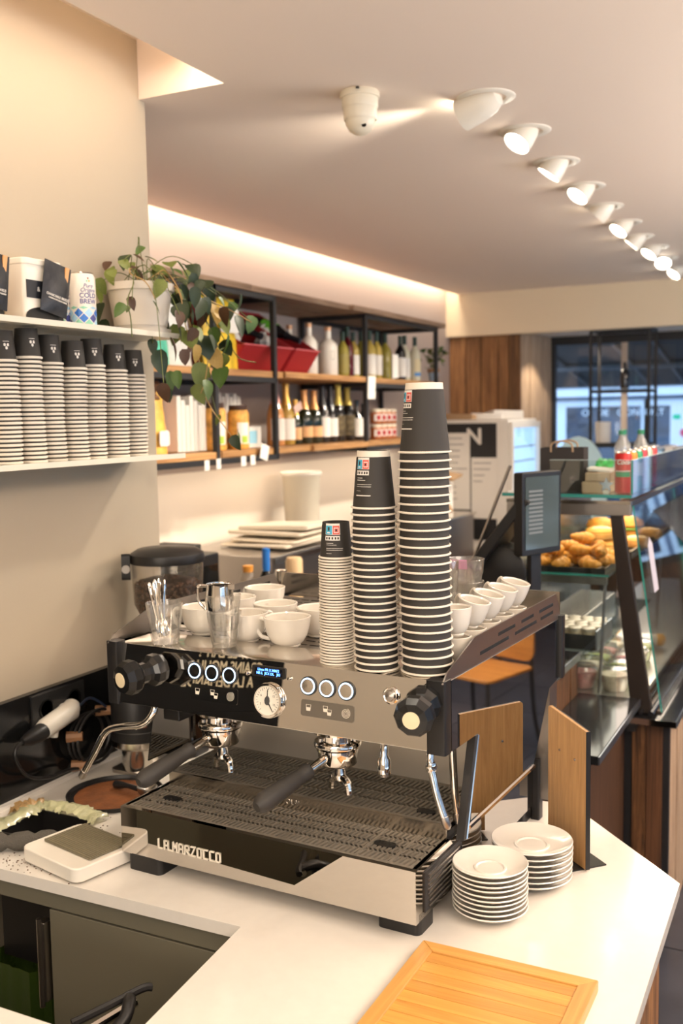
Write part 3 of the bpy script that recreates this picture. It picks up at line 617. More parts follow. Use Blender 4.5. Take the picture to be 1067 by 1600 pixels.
def tumbler(label, loc, R, H, group, rz=0, name='glass_tumbler'):
    n = 40; fac = lambda k, t: 1 + .025 * t * math.cos(10 * 2 * PI * k / n)
    b = B(); prof = [(R * .70, 0, .4), (R * .73, .004, .6), (R * .80, H * .3, 1), (R * .88, H * .62, .9), (R * .93, H * .68, .2), (R, H, 0), (R - .0018, H + .0006, 0), (R - .0028, H - .001, 0), (R * .88, H * .65, 0), (R * .74, H * .3, 0), (R * .64, .010, 0), (0, .009, 0)]
    vs = []; fs = []
    for r, z, t in prof: vs += [(r * fac(k, t) * math.cos(2 * PI * k / n), r * fac(k, t) * math.sin(2 * PI * k / n), z) for k in range(n)]
    for i in range(len(prof) - 1):
        for k in range(n): a = i * n + k; c = i * n + (k + 1) % n; fs.append((a, c, c + n, a + n))
    fs.append(tuple(range(n - 1, -1, -1))); b.add(vs, fs)
    o = b.put(name, TUMB, None, loc, (0, 0, rz), ang=50); return tag(o, label, 'glass', group)
TG = 'glass tumblers on the machine'
tumbler('faceted glass tumbler holding steel spoons at left front of the machine', G(.078, .075, .4895), .040, .088, TG)
tumbler('lower faceted glass tumbler carrying another glass and a creamer', G(.214, .105, .4895), .037, .074, TG)
tumbler('upper glass tumbler nested in another below the steel creamer', G(.214, .105, .4895 + .036), .037, .074, TG, .3)
tumbler('large glass tumbler at back right with pink paper behind its rim', G(.575, .56, DK + .052), .045, .10, TG)
tumbler('large glass tumbler underneath, back right of the machine', G(.575, .56, DK), .045, .10, TG, .2)
tumbler('glass tumbler half hidden behind the tallest cup stack', G(.60, .36, DK), .038, .085, TG)
tumbler('glass tumbler standing in front of the large tumblers beside espresso cups', G(.605, .46, DK), .038, .085, TG)
tumbler('tall slim glass peeking out right of the tallest paper cup stack', G(.592, .405, DK + .03), .030, .17, TG, name='tall_glass')
tumbler('glass tumbler carrying the tall slim glass behind the paper cup stack', G(.592, .405, DK) + Vector((-.002, 0, 0)), .034, .06, TG) if False else None
bpy.data.objects['tall_glass'].location.z -= .03
pk = B().box(-.028, .028, -.0005, .0005, 0, .022).put('pink_card', M('pink_paper', (.80, .36, .58), .7), None, G(.562, .535, DK + .131), (.1, 0, TH)); tag(pk, 'small pink paper slip standing inside the large glass tumbler', 'paper')
rnd = random.Random(4)
for k in range(6):
    a = -.9 + k * .35; base = G(.078, .075, .4895 + .013) + Vector((rnd.uniform(-.012, .012), rnd.uniform(-.012, .012), 0))
    tip = G(.078, .075, .4895) + Vector((-.030 + .014 * (k % 3) - .004 * k + (.05 if k == 5 else 0), -.014 + .006 * k, .128 + .006 * (k % 3)))
    if k == 5: tip = G(.078, .075, .4895) + Vector((-.006, .012, .135))
    d = tip - base; L = d.length; q = d.to_track_quat('Z', 'Y')
    b = B().tube([(0, 0, t * L) for t in (.25, .5, .75, .92, 1)], [.0022, .0024, .0030, .0042, .0025], 8)
    sp = b.put('teaspoon', CHROME, None, base, q.to_euler()); tag(sp, f'steel teaspoon, {ORD[k]} from the left in the spoon glass', 'spoon', 'teaspoons in the front left glass')
    B().lathe([(0, 0), (.006, .003), (.009, .012), (.009, .022), (.0065, .032), (.0022, .040)], 14, Matrix.Scale(.35, 4, (0, 1, 0)) @ Matrix.Translation((0, 0, .0))).put('bowl', CHROME, sp)
cr = thing('steel_creamer', 'small steel creamer with handle standing in the stacked glass tumblers', 'jug', G(.205, .103, .4895 + .075), .0)
B().lathe([(.024, 0), (.030, .004), (.031, .025), (.027, .052), (.0275, .058), (.0262, .058), (.025, .052), (.029, .025), (.028, .006), (0, .004)], 28).put('body', CHROME, cr)
B().tube(smoothpts([(-.026, -.006, .052), (-.046, -.012, .050), (-.044, -.012, .02), (-.030, -.008, .002)], 8), .0035, 8).put('handle', CHROME, cr)
B().prism([(.0, -.008), (.014, 0), (.0, .008)], .048, .058).put('spout', CHROME, cr, loc=(.024, 0, 0))

# ------------------------------------------------------------------ on the white worktop
def saucer(R, loc, label, group):
    prof = [(R * .42, 0), (R * .44, .003), (R * .62, .004), (R * .86, .011), (R, .0185), (R - .0015, .0205), (R * .85, .0145), (R * .6, .0075), (R * .44, .0062), (R * .42, .0085), (R * .37, .0085), (R * .34, .006), (0, .0055)]
    key = 'saucer%.3f' % R
    me = bpy.data.meshes.get(key)
    if not me: me = B().lathe(prof, 56).mesh(key); me.materials.append(PORC)
    o = link('saucer', me, None, loc); tag(o, label, 'saucer', group)
for k in range(10):
    saucer(.0735, (-.600 + random.uniform(-.0012, .0012), 1.815 + random.uniform(-.0012, .0012), ZK + .0005 + k * .0094), f'small white saucer, {ORD[9 - k]} from the top of the front stack by the cutting board', 'small saucers in the front stack')
for k in range(7):
    saucer(.084, (-.565 + random.uniform(-.0012, .0012), 1.985 + random.uniform(-.0012, .0012), ZK + .0005 + k * .0118), f'larger white saucer, {ORD[6 - k]} from the top of the rear stack by the wooden stand', 'larger saucers in the rear stack')
cbd = thing('cutting_board', 'honey coloured bamboo cutting board with raised frame on the white worktop', 'board', (-.508, 1.475, ZK))
bx0, bx1, by0, by1 = -.158, .158, -.25, .157
for i in range(11):
    y0 = by0 + .028 + i * (by1 - by0 - .056) / 11; box(bx0 + .028, bx1 - .028, y0 + .0005, y0 + (by1 - by0 - .056) / 11 - .0005, .003, .0165).put('strip', BAMBOO, cbd)
B().prism([(bx0, by1), (bx1, by1), (bx1 - .028, by1 - .028), (bx0 + .028, by1 - .028)][::-1], 0, .02).put('frame_rail', BAMBOOF, cbd, bev=.0015)
B().prism([(bx0, by0), (bx1, by0), (bx1 - .028, by0 + .028), (bx0 + .028, by0 + .028)], 0, .02).put('frame_rail', BAMBOOF, cbd, bev=.0015)
BAMY = wood('bamboo_frame_long', (.46, .22, .05), (.64, .34, .09), 'y', .4, 1., .1)
B().prism([(bx1, by0), (bx1, by1), (bx1 - .028, by1 - .028), (bx1 - .028, by0 + .028)], 0, .02).put('frame_rail', BAMY, cbd, bev=.0015)
B().prism([(bx0, by0), (bx0, by1), (bx0 + .028, by1 - .028), (bx0 + .028, by0 + .028)][::-1], 0, .02).put('frame_rail', BAMY, cbd, bev=.0015)
# standing wooden sign holder
d = Vector((-.106, .101, 0)); ang = math.atan2(d.y, d.x)
ms = thing('wooden_sign_stand', 'upright oak veneer panel on black foot behind the saucers', 'sign', (-.47, 2.071, ZK), ang)
B().prism([(0, .004), (.150, .004), (.150, .318), (.145, .322), (.0, .304)], -.004, .004, 'y').put('panel', VENEER, ms, bev=.001)
B().prism([(0, .004), (.150, .004), (.150, .318), (.145, .322), (.0, .304)], -.0065, -.0042, 'y').put('dark_back', BLACKPL, ms)
box(-.0012, .0, -.0065, .0042, .004, .304).put('dark_edge', BLACKPL, ms)
B().prism([(.01, -.055), (.14, -.055), (.14, .05), (.01, .05)], 0, .003).put('foot', BLACKPL, ms)
for x, z in ((.100, .235), (.040, .232)): B().lathe([(.003, 0), (.003, .0025), (.0015, .003), (0, .003)], 10, Matrix.Translation((x, .004, z)) @ Matrix.Rotation(-PI / 2, 4, 'X')).put('screw', CHROME, ms)
# scale
sc = thing('coffee_scale', 'flat white coffee scale with ribbed dark plate beside the machine', 'scale', (-1.497, 1.664, ZK), math.radians(-13))
B().prism(rr(.205, .165, .022), .004, .036).put('body', M('white_plastic', (.80, .75, .66), .35), sc, bev=.004)
for x in (-.08, .08):
    for y in (-.06, .06): B().lathe([(.01, 0), (.01, .005)], 12, Matrix.Translation((x, y, 0))).put('foot', BLACKPL, sc)
pl = B().prism(rr(.168, .112, .004), .037, .041).put('plate', M('ribbed_khaki_mat', (.16, .14, .09), .5), sc, loc=(.004, .020, 0))
b = B()
for k in range(18): b.box(-.082, .082, -.053 + k * .0061, -.0505 + k * .0061, .041, .0422)
stuff(b.put('rib', M('ribbed_khaki_light', (.24, .21, .14), .5), pl, smooth=False))
# cloth, crumbs
cth = B(); n = 9
pts = [(-1.80 + .19 * i / 8 + .0, 1.585 + .014 * i, ZK + .022) for i in range(9)]
cth.tube(smoothpts([(-1.86, 1.585, ZK + .02), (-1.76, 1.60, ZK + .022), (-1.68, 1.635, ZK + .022), (-1.615, 1.685, ZK + .02), (-1.60, 1.70, ZK + .012)], 6), [.014, .02, .021, .022] * 5 + [.022, .021, .02, .017, .008], 12)
cth.v = [(x, y, max(z, ZK + .001) if True else z) for x, y, z in cth.v]
tag(cth.put('bar_cloth', M('grey_brown_terry', (.10, .09, .075), .95, bump=1., bscale=300), ang=80), 'rolled grey bar cloth lying at the left edge of the worktop', 'cloth')
b = B(); rnd = random.Random(8)
for k in range(150):
    x = rnd.gauss(-1.60, .05) if k % 2 else rnd.gauss(-1.42, .10); y = (1.60 if k % 2 else 1.84) + rnd.gauss(0, .025); s = rnd.uniform(.0006, .0014)
    if -1.79 < x < -1.60 and 1.69 < y < 1.86 or not (-1.87 < x < -1.2) or y < 1.565: continue
    b.box(x - s, x + s, y - s, y + s, ZK, ZK + s)
tag(stuff(b.put('coffee_crumbs', M('ground_coffee', (.10, .045, .018), .8), smooth=False)), 'dark coffee crumbs scattered round the scale on the worktop', 'crumbs', kind='stuff')
# tamper with round tray and grinder behind it
tr = thing('round_tray', 'round black tray dusted with brown coffee grounds beside the machine', 'tray', (-1.675, 2.005, ZK))
B().lathe([(.118, 0), (.122, .003), (.124, .012), (.121, .012), (.118, .004), (0, .004)], 48).put('tray', BLACKPL, tr)
B().lathe([(.104, .0041), (.085, .0052), (.0, .0055)], 40, cap=False).put('coffee_dust', M('coffee_brown', (.17, .055, .014), .85, noise=.35, nscale=25, bump=.6, bscale=150), tr)
cs = thing('coffee_scoop', 'dark coffee scoop lying on the round tray', 'scoop', (-1.63, 2.02, ZK + .011), -.4)
B().tube(smoothpts([(-.075, -.01, .004), (-.03, 0, .010), (.03, .01, .012)], 6), [.009, .010, .010, .010, .009, .008, .007] + [.007] * 6, 10).put('scoop_handle', BLACKPL, cs)
B().lathe([(.016, 0), (.024, .008), (.026, .022), (.022, .02), (0, .006)], 20, Matrix.Translation((.05, .015, .004))).put('scoop_bowl', STEELD, cs)
tp = thing('automatic_tamper', 'black cylindrical automatic tamper behind the round tray', 'tamper', (-1.735, 2.19, ZK))
B().prism(rr(.14, .10, .02), 0, .010).put('foot', STEELD, tp); B().lathe([(.05, .01), (.05, .075)], 32).put('column', STEEL, tp)
B().lathe([(.070, .075), (.078, .082), (.078, .098)], 40).put('steel_collar', STEEL, tp)
B().lathe([(.078, .098), (.0785, .125), (.0765, .127), (.0765, .30), (.070, .31), (0, .31)], 40).put('housing', BLACKPL, tp)
text('PUQ', .014, M('cream_print', (.75, .68, .55), .5), tp, (0, 0, .145), (0, 0, math.radians(24)), .0002, bend=.0768, bold=.0004); text('press', .010, M('dim_red_print', (.35, .10, .06), .5), tp, (0, 0, .1445), (0, 0, math.radians(45)), .0002, bend=.0768)
gr = thing('hopper_grinder', 'coffee grinder with clear hopper full of beans behind the machine', 'grinder', (-1.755, 2.37, ZK))
B().prism(rr(.17, .09, .02), 0, .34).put('body', BLACKPL, gr, loc=(.02, 0, 0), bev=.004)
HOP = glassmat('smoky_hopper_plastic', (.95, .93, .90), .08, .03)
B().lathe([(.05, .335), (.06, .36), (.098, .44), (.104, .56), (.1025, .56), (.096, .44), (.058, .362), (.048, .337)], 44, cap=False).put('hopper', HOP, gr, loc=(.0, 0, 0))
lid = B().lathe([(.107, .56), (.109, .57), (.106, .585), (.085, .598), (.0, .604)], 44).put('lid', BLACKPL, gr)
B().prism(rr(.022, .075, .008, cx=0, cy=.553), -.012, .012, 'x').put('lid_latch', BLACKPL, lid, loc=(-.075, -.094, .0), rot=(0, 0, math.radians(35)))
B().lathe([(.012, 0), (.012, .002), (.009, .002), (.009, .0005)], 16, Matrix.Translation((-.066, -.106, .548)) @ Matrix.Rotation(math.radians(35), 4, 'Z') @ RX).put('latch_emblem', STEELD, lid)
BEAN = M('roasted_bean', (.085, .035, .014), .35, vary=0, noise=.4, nscale=60)
B().lathe([(.05, .345), (.058, .364), (.088, .44), (.093, .495), (.06, .512), (0, .518)], 36, cap=False).put('bean_core', M('bean_dark', (.03, .012, .005), .6), gr)
b = B(); rnd = random.Random(5)
for k in range(900):
    z = .36 + .135 * rnd.random() ** .8; a = rnd.uniform(0, 2 * PI)
    if z < .44: r = .057 + (z - .36) / .08 * .035
    else: r = .0925
    if k > 620: rr_ = rnd.random() ** .5; r = .09 * rr_; z = .518 - .02 * rr_ + .002
    c = Matrix.Translation((r * math.cos(a), r * math.sin(a), z)) @ Matrix.Rotation(rnd.uniform(0, PI), 4, Vector((rnd.uniform(-1, 1), rnd.uniform(-1, 1), rnd.uniform(-1, 1))).normalized())
    b.lathe([(0, -.0052), (.0034, -.003), (.0040, 0), (.0034, .003), (0, .0052)], 6, c)
stuff(b.put('coffee_beans', BEAN, gr))
# power socket and plug on the black backsplash
ps = thing('wall_socket', 'black double wall socket on the gloss backsplash', 'socket', (-1.879, 2.03, 1.105), PI / 2)
B().prism(rr(.20, .085, .004), -.006, 0, 'y').put('plate', M('black_satin', (.02, .02, .02), .25), ps)
for x in (-.05, .055): B().lathe([(.026, 0), (.026, .003), (.022, .003), (.022, -.001), (0, -.001)], 28, Matrix.Translation((x, -.006, 0)) @ RX).put('socket_ring', BLACKGL, ps)
ad = thing('plug_adapter', 'white plug adapter with black plug and lead in the wall socket', 'plug', (-1.855, 2.0, 1.07))
WPL = M('white_plastic', (.80, .75, .66), .35)
B().tube([(-.012, .068, .018), (.0, .052, .013), (.0, -.045, -.008), (.002, -.058, -.011)], [.024, .0275, .0265, .024], 24).put('adapter_body', WPL, ad, ang=60)
B().tube([(-.018, .04, .012), (-.002, .04, .012)], [.022, .022], 20).put('adapter_pins', WPL, ad)
B().tube([(.002, -.015, -.022), (.002, -.018, -.040)], [.012, .010], 12).put('adapter_foot', WPL, ad)
B().tube([(.002, -.055, -.011), (.003, -.075, -.014), (.004, -.11, -.018), (.005, -.135, -.018)], [.022, .0235, .018, .009], 16).put('black_plug', BLACKPL, ad)
B().tube(smoothpts([(.005, -.13, -.018), (.010, -.162, -.028), (.012, -.162, -.062), (.014, -.128, -.108), (.014, -.06, -.134), (.012, .025, -.141), (.01, .10, -.155), (.005, .17, -.13)], 10), .0045, 8).put('lead', BLACKPL, ad)

lp = thing('cable_loop', 'looped black cable tied with tape beside the socket', 'cable', (-1.845, 2.115, .99))
for k in range(3): B().tube([(.012 * k - .015, (.070 + .006 * k) * math.cos(t) + .01 * k, (.066 + .004 * k) * math.sin(t)) for t in [2 * PI * j / 28 for j in range(29)]], .0045, 6).put('cable', BLACKPL, lp)
B().tube(smoothpts([(.0, -.04, .10), (-.01, .02, .105), (.01, .07, .06), (.02, .11, -.02)], 8), .004, 6).put('cable', M('blue_black_cable', (.02, .03, .06), .4), lp)
for y, z in ((.06, .06), (-.06, .02), (-.045, -.065)): B().tube([(-.02, y - .012, z), (.015, y + .012, z)], [.016, .013], 8).put('tape', M('brown_tape', (.30, .15, .07), .5), lp)

# ------------------------------------------------------------------ near wall shelves
SHM = M('cream_powder_coat', (.74, .70, .58), .4)
for nm, z, y1, lab in (('wall_shelf', 1.752, 2.42, 'lower thin cream wall shelf carrying stacked paper cups'), ('wall_shelf', 2.092, 2.47, 'upper thin cream wall shelf carrying boxes, can and plant pot')):
    sh = thing(nm, lab, 'shelf', (-1.9, 0, z), 0, 'thin cream wall shelves')
    box(.0, .185, 1.2, y1, 0, .006).put('board', SHM, sh, bev=.001); box(.0, .004, 1.2, y1, .006, .03).put('back_flange', SHM, sh); box(.183, .186, 1.2, y1, -.004, .010).put('front_lip', SHM, sh)
C6 = cup_proto(.0345, .0268, .074, 0, .0066)
def heart_print(pr, H, band):
    for a, z, c in ((-.13, .040, PWH), (.13, .040, PWH), (0, .0325, PWH)): pr('print', c, a - .085, a + .085, z - .0026, z + .0026); pr('print', c, a - .05, a + .05, z - .0036, z + .0036, .0007)
    pr('print', PWH, -.26, .26, .0475, .0485)
NM = ['leftmost', 'second from left', 'third from left', 'fourth from left', 'fifth from left', 'sixth from left', 'rightmost']
random.seed(21)
for s, y in enumerate((1.812, 1.886, 1.966, 2.046, 2.126, 2.212, 2.300)):
    n = (24, 25, 24, 23, 24, 23, 22)[s]; pitch = .0105
    for k in range(n):
        j = n - k
        place_cup(C6, (-1.800 + random.uniform(-.001, .001) + .006 * (s % 2), y + random.uniform(-.0008, .0008) + .003 * math.sin(k * .2 + s), 1.759 + k * pitch),
                  f'small black paper cup, {ORD[j - 1]} from top, {NM[s]} stack on lower wall shelf', 'paper cups stacked on the lower wall shelf', math.radians(62 + random.uniform(-8, 8)), j == 1, heart_print)
# boxes, pouches, cans
POUCH = M('black_foil_pouch', (.016, .018, .024), .35, bump=.5, bscale=35); COPPER = M('copper_label', (.72, .36, .14), .4)
for i, (y, lab) in enumerate(((1.745, 'left'), (1.948, 'right'))):
    bxm = thing('tea_dispenser', f'white dispenser box with dark oval slot, {lab} one on the upper wall shelf', 'box', (-1.826, y, 2.0985), 0, 'white dispenser boxes')
    B().prism(rr(.075, .132, .012), 0, .150).put('body', M('white_plastic', (.80, .75, .66), .35) if i else M('copper_tinted_plastic', (.66, .42, .24), .35), bxm, bev=.003)
    B().prism(rr(.079, .136, .013), .142, .158).put('lid', M('white_plastic', (.8, .75, .66), .35), bxm, bev=.003)
    b = B().prism([(.066 * math.cos(t), .010 + .032 * max(0, math.sin(t)) ** .7 if math.sin(t) > 0 else .010) for t in [PI * k / 16 for k in range(17)]], .0376, .0385, 'x'); b.put('slot', DARKHOLE, bxm)
    box(.0376, .039, -.06, .06, .062, .105).put('dark_label', M('dark_navy_label', (.012, .014, .02), .5), bxm)
    text('&', .016, PWH, bxm, (.0392, -.02, .084), (PI / 2, 0, PI / 2), .0002)
    po = thing('tea_pouch', f'black foil pouch with copper strip leaning on the {lab} dispenser box', 'pouch', (-1.7845, y + .017, 2.1245), 0, 'black foil pouches')
    n = 8; vs = []; fs = []
    for sg in (1, -1):
        for a in range(n + 1):
            for c in range(n + 1):
                s_, t_ = a / n, c / n; th_ = .010 * (math.sin(PI * s_) * math.sin(PI * min(1, t_ * 1.1))) ** .6 * sg + .0006 * sg
                vs.append((th_ + .008, (s_ - .5) * .094, t_ * .128))
    for g in range(2):
        for a in range(n):
            for c in range(n):
                q = g * (n + 1) ** 2 + a * (n + 1) + c; f = (q, q + n + 1, q + n + 2, q + 1); fs.append(f if g == 0 else f[::-1])
    bag = B().add(vs, fs); bag.xf(Matrix.Rotation(math.radians(-7 - 4 * i), 4, 'X')); bag.put('foil', POUCH, po, ang=60)
    RXX = Matrix.Rotation(math.radians(-7 - 4 * i), 4, 'X')
    B().prism([(.022, .09), (.034, .09), (.036, .127), (.024, .127)], .0095, .0135, 'x').xf(RXX).put('copper_strip', COPPER, po)
    for s, z, sz in (('CHAMOMILE BREEZE' if i else 'JASMINE PEARLS', .043, .0088), ('CALMING INFUSION BLEND', .035, .0052)):
        me = textmesh(s, sz, .0002, bold=.0001); me.transform(RXX @ Matrix.Translation((.0182, .0, z)) @ Matrix.Rotation(PI / 2, 4, 'Z') @ RX); me.materials.clear(); me.materials.append(PWH); link('lettering', me, po)
def drink_can(loc, label, rz, group='cold brew cans'):
    c = thing('drink_can', label, 'can', loc, rz, group)
    B().lathe([(.027, 0), (.034, .006), (.034, .132), (.029, .141), (.0285, .143), (.0265, .141), (0, .139)], 40).put('body', M('white_can_lacquer', (.80, .74, .66), .3), c)
    B().lathe([(.0288, .1405), (.0295, .1425), (.0285, .1445), (.0272, .1425)], 40, cap=False).put('rim', STEEL, c)
    cyl = lambda nme, m, a0, a1, z0, z1, off=.0004: conepatch(.034, 0, .034, 1, a0, a1, z0, z1, off).put(nme, m, c)
    BL1, BL2, GR1, LB = M('can_blue', (.03, .16, .55), .35), M('can_navy', (.05, .06, .25), .35), M('can_mint', (.25, .58, .42), .35), M('can_pale_blue', (.36, .60, .78), .35)
    cols = [GR1, BL1, LB, BL2, BL1, GR1, LB]
    def tri(a, z, da, dz, m, off):
        b = B(); P = lambda a, z: ((.034 + off) * math.sin(a), -(.034 + off) * math.cos(a), z)
        b.add([P(a - da, z), P(a, z - dz), P(a + da, z), P(a, z + dz), P(a, z)], [(0, 1, 4), (1, 2, 4), (2, 3, 4), (3, 0, 4)]); b.put('can_print', m, c, smooth=False)
    k = 0
    for r in range(4):
        for q in range(-2, 3):
            z = .0125 + r * .0135; tri(q * .80 + (.40 if r % 2 else 0), z, .36, .0120 if r < 3 else .004, cols[(q * 2 + r * 3) % 7], .0006); k += 1
    for dx, dz, m in ((0, .004, M('can_brown', (.30, .05, .04), .4)), (-.09, -.003, GR1), (.09, -.003, M('can_gold', (.75, .40, .08), .4))): tri(dx, .124 + dz, .075, .0032, m, .0006)
    NAV = M('can_navy', (.05, .06, .25), .35)
    text('Pure', .0145, NAV, c, (0, 0, .1085), None, .0001, bend=.0342, shear=.3); text('Origins', .0145, NAV, c, (0, 0, .0975), None, .0001, bend=.0342, shear=.3)
    text('COLD', .0170, NAV, c, (0, 0, .0835), None, .0001, bend=.0342, bold=.0002); text('BREW', .0170, NAV, c, (0, 0, .0685), None, .0001, bend=.0342, bold=.0002)
    return c
drink_can((-1.800, 2.103, 2.0985), 'white cold brew can with blue diamonds standing in front beside the pot', math.radians(66))
drink_can((-1.855, 2.075, 2.0985), 'white cold brew can half hidden behind the dispenser box', math.radians(60))
# trailing plant
pt = thing('potted_plant', 'trailing green plant in pale grey plastic pot on the upper wall shelf', 'plant', (-1.80, 2.345, 2.0985))
B().lathe([(.066, 0), (.070, .004), (.072, .022), (.074, .023), (.086, .10), (.089, .118), (.096, .120), (.097, .140), (.093, .141), (.090, .120), (.0, .118)], 44).put('pot', M('pale_grey_plastic', (.60, .54, .46), .45, bump=.03), pt)
B().lathe([(.0865, .1185), (.05, .127), (0, .128)], 24, cap=False).put('soil', M('dark_soil', (.04, .025, .015), .9), pt)
B().lathe([(.077, .0), (.082, .002), (.084, .014), (.081, .014), (.078, .004)], 40, cap=False).put('saucer_rim', M('pale_grey_plastic', (.6, .54, .46), .45), pt)
LEAF = [M('leaf_mid_green', (.05, .10, .015), .45, noise=.35, nscale=40), M('leaf_olive', (.12, .15, .025), .5, noise=.35, nscale=40), M('leaf_brown', (.06, .026, .011), .6, noise=.4, nscale=40), M('leaf_dark_green', (.018, .034, .009), .45, noise=.4, nscale=40), M('leaf_lime', (.26, .30, .06), .5), M('leaf_yellow', (.40, .26, .07), .5, noise=.3, nscale=30)]
def leafmesh(k):
    hw = [.0, .33, .43, .40, .29, .14, 0]; t = [0, .10, .28, .48, .70, .87, 1]; rn = random.Random(k); vs = []; fs = []
    cv = rn.uniform(.2, .8); tw = rn.uniform(-.35, .35); wd = rn.uniform(.75, 1)
    for a, w in zip(t, hw):
        w *= wd; z = -.35 * cv * a * a
        vs += [(-w * math.cos(tw * a), -a, z + .22 * w - w * math.sin(tw * a)), (0, -a, z), (w * math.cos(tw * a), -a, z + .22 * w + w * math.sin(tw * a))]
    for i in range(6):
        q = i * 3; fs += [(q, q + 1, q + 4, q + 3), (q + 1, q + 2, q + 5, q + 4)]
    return B().add(vs, fs)
LM = {}
for c in range(6):
    for v in range(4): me = leafmesh(v).mesh('leaf', ang=70); me.materials.append(LEAF[c]); LM[c, v] = me
LV = [(-1.794,2.342,2.335,.038,0),(-1.785,2.327,2.311,.034,2),(-1.861,2.489,2.337,.04,1),(-1.877,2.299,2.293,.034,2),(-1.731,2.193,2.274,.036,1),(-1.753,2.17,2.247,.032,1),(-1.781,2.299,2.279,.033,2),(-1.781,2.356,2.273,.034,0),(-1.797,2.419,2.284,.039,1),(-1.776,2.416,2.271,.03,1),(-1.761,2.447,2.295,.043,0),(-1.664,2.368,2.274,.054,0),(-1.687,2.453,2.288,.052,3),(-1.728,2.576,2.262,.054,3),(-1.766,2.553,2.26,.054,0),(-1.649,2.42,2.231,.038,3),(-1.854,2.242,2.227,.045,1),(-1.854,2.234,2.202,.041,1),(-1.87,2.274,2.12,.042,3),(-1.69,2.114,2.143,.043,0),(-1.69,2.167,2.165,.035,2),(-1.69,2.147,2.148,.018,1),(-1.69,2.287,2.216,.053,1),(-1.69,2.274,2.164,.037,0),(-1.751,2.439,2.206,.052,0),(-1.74,2.446,2.223,.026,4),(-1.868,2.242,2.158,.062,3),(-1.682,2.585,2.207,.031,0),(-1.728,2.714,2.203,.037,0),(-1.699,2.577,2.172,.067,5),(-1.716,2.669,2.176,.055,3),(-1.721,2.744,2.149,.066,3),(-1.688,2.758,2.153,.052,0),(-1.688,2.436,2.155,.051,3),(-1.643,2.417,2.172,.063,3),(-1.675,2.388,2.167,.051,3),(-1.64,2.309,2.134,.045,2),(-1.65,2.448,2.146,.047,3),(-1.631,2.272,2.051,.061,2),(-1.676,2.263,2.012,.069,3),(-1.747,2.327,2.063,.042,3),(-1.65,2.338,2.03,.042,2),(-1.635,2.379,2.04,.05,5),(-1.643,2.472,2.075,.048,3),(-1.69,2.616,2.076,.068,0),(-1.67,2.526,2.031,.062,5),(-1.74,2.577,2.0,.041,4),(-1.654,2.522,1.982,.066,0),(-1.69,2.596,2.03,.045,1),(-1.73,2.526,1.989,.071,1),(-1.761,2.425,1.97,.057,0),(-1.65,2.301,1.968,.049,0),(-1.631,2.215,1.929,.052,2),(-1.758,2.411,1.926,.039,3),(-1.658,2.464,1.946,.056,0),(-1.713,2.497,1.931,.062,1),(-1.749,2.644,1.855,.033,1),(-1.729,2.731,1.804,.038,0),(-1.662,2.608,1.786,.046,3),(-1.648,2.395,2.199,.055,3),(-1.764,2.644,2.236,.051,3),(-1.684,2.369,2.096,.046,3),(-1.764,2.583,2.136,.054,3),(-1.669,2.406,2.093,.047,2)]
random.seed(33); P0 = Vector((-1.80, 2.345, 2.0985))
for k in range(26): LV.append((random.uniform(-1.82, -1.66), random.gauss(2.50, .07), random.uniform(2.05, 2.24), random.uniform(.045, .065), random.choice((3, 3, 3, 0, 1, 2))))
for k in range(14): LV.append((random.uniform(-1.86, -1.72), random.uniform(2.24, 2.56), random.uniform(2.25, 2.31), random.uniform(.04, .06), random.choice((0, 1, 1, 3, 0, 2))))
for i, (x, y, z, L, c) in enumerate(LV):
    up = z > 2.24; o = link('leaf', LM[c, i % 4], pt); L *= 1.12
    yaw = random.uniform(-1.25, 1.25) + math.radians(62)                 # blade faces the shop, tip hangs down
    pitch = random.uniform(.1, .9) if up else random.uniform(1.0, 1.75)
    R = Matrix.Rotation(yaw, 4, 'Z') @ Matrix.Rotation(pitch, 4, 'X') @ Matrix.Rotation(random.uniform(-.6, .6), 4, 'Z')
    tip = R @ Vector((0, -L / 2, 0)); o.location = Vector((x, y, z)) - P0 - tip; o.rotation_euler = R.to_euler(); o.scale = (L * random.uniform(.75, 1.1), L, L)
STEM = M('dry_tan_stem', (.38, .24, .09), .6); STEMG = M('green_stem', (.10, .12, .03), .6)
VN = [[(-1.77,2.439,2.263),(-1.7,2.424,2.168),(-1.7,2.449,2.084),(-1.7,2.479,2.069)],[(-1.76,2.419,2.281),(-1.69,2.384,2.214),(-1.69,2.437,2.117),(-1.69,2.51,2.057),(-1.69,2.498,1.978),(-1.69,2.472,1.934)],[(-1.75,2.576,1.932),(-1.68,2.517,1.882),(-1.68,2.587,1.827),(-1.68,2.635,1.785)],[(-1.77,2.528,2.255),(-1.7,2.502,2.222),(-1.7,2.564,2.201)],[(-1.76,2.255,2.256),(-1.69,2.228,2.226),(-1.69,2.271,2.182)],[(-1.75,2.253,2.229),(-1.68,2.136,2.169),(-1.68,2.146,2.124),(-1.68,2.149,2.076)],[(-1.77,2.446,2.114),(-1.7,2.398,2.081),(-1.7,2.448,2.059)],[(-1.76,2.614,2.065),(-1.69,2.557,2.059),(-1.69,2.615,2.076)],[(-1.75,2.411,2.254),(-1.68,2.369,2.207),(-1.68,2.393,2.118),(-1.68,2.455,2.024)],[(-1.77,2.543,2.253),(-1.7,2.5,2.187),(-1.7,2.497,2.126),(-1.7,2.486,2.056)],[(-1.76,2.545,2.261),(-1.69,2.533,2.207),(-1.69,2.646,2.186),(-1.69,2.766,2.159)],[(-1.75,2.734,2.085),(-1.68,2.674,2.042),(-1.68,2.768,2.034)]]
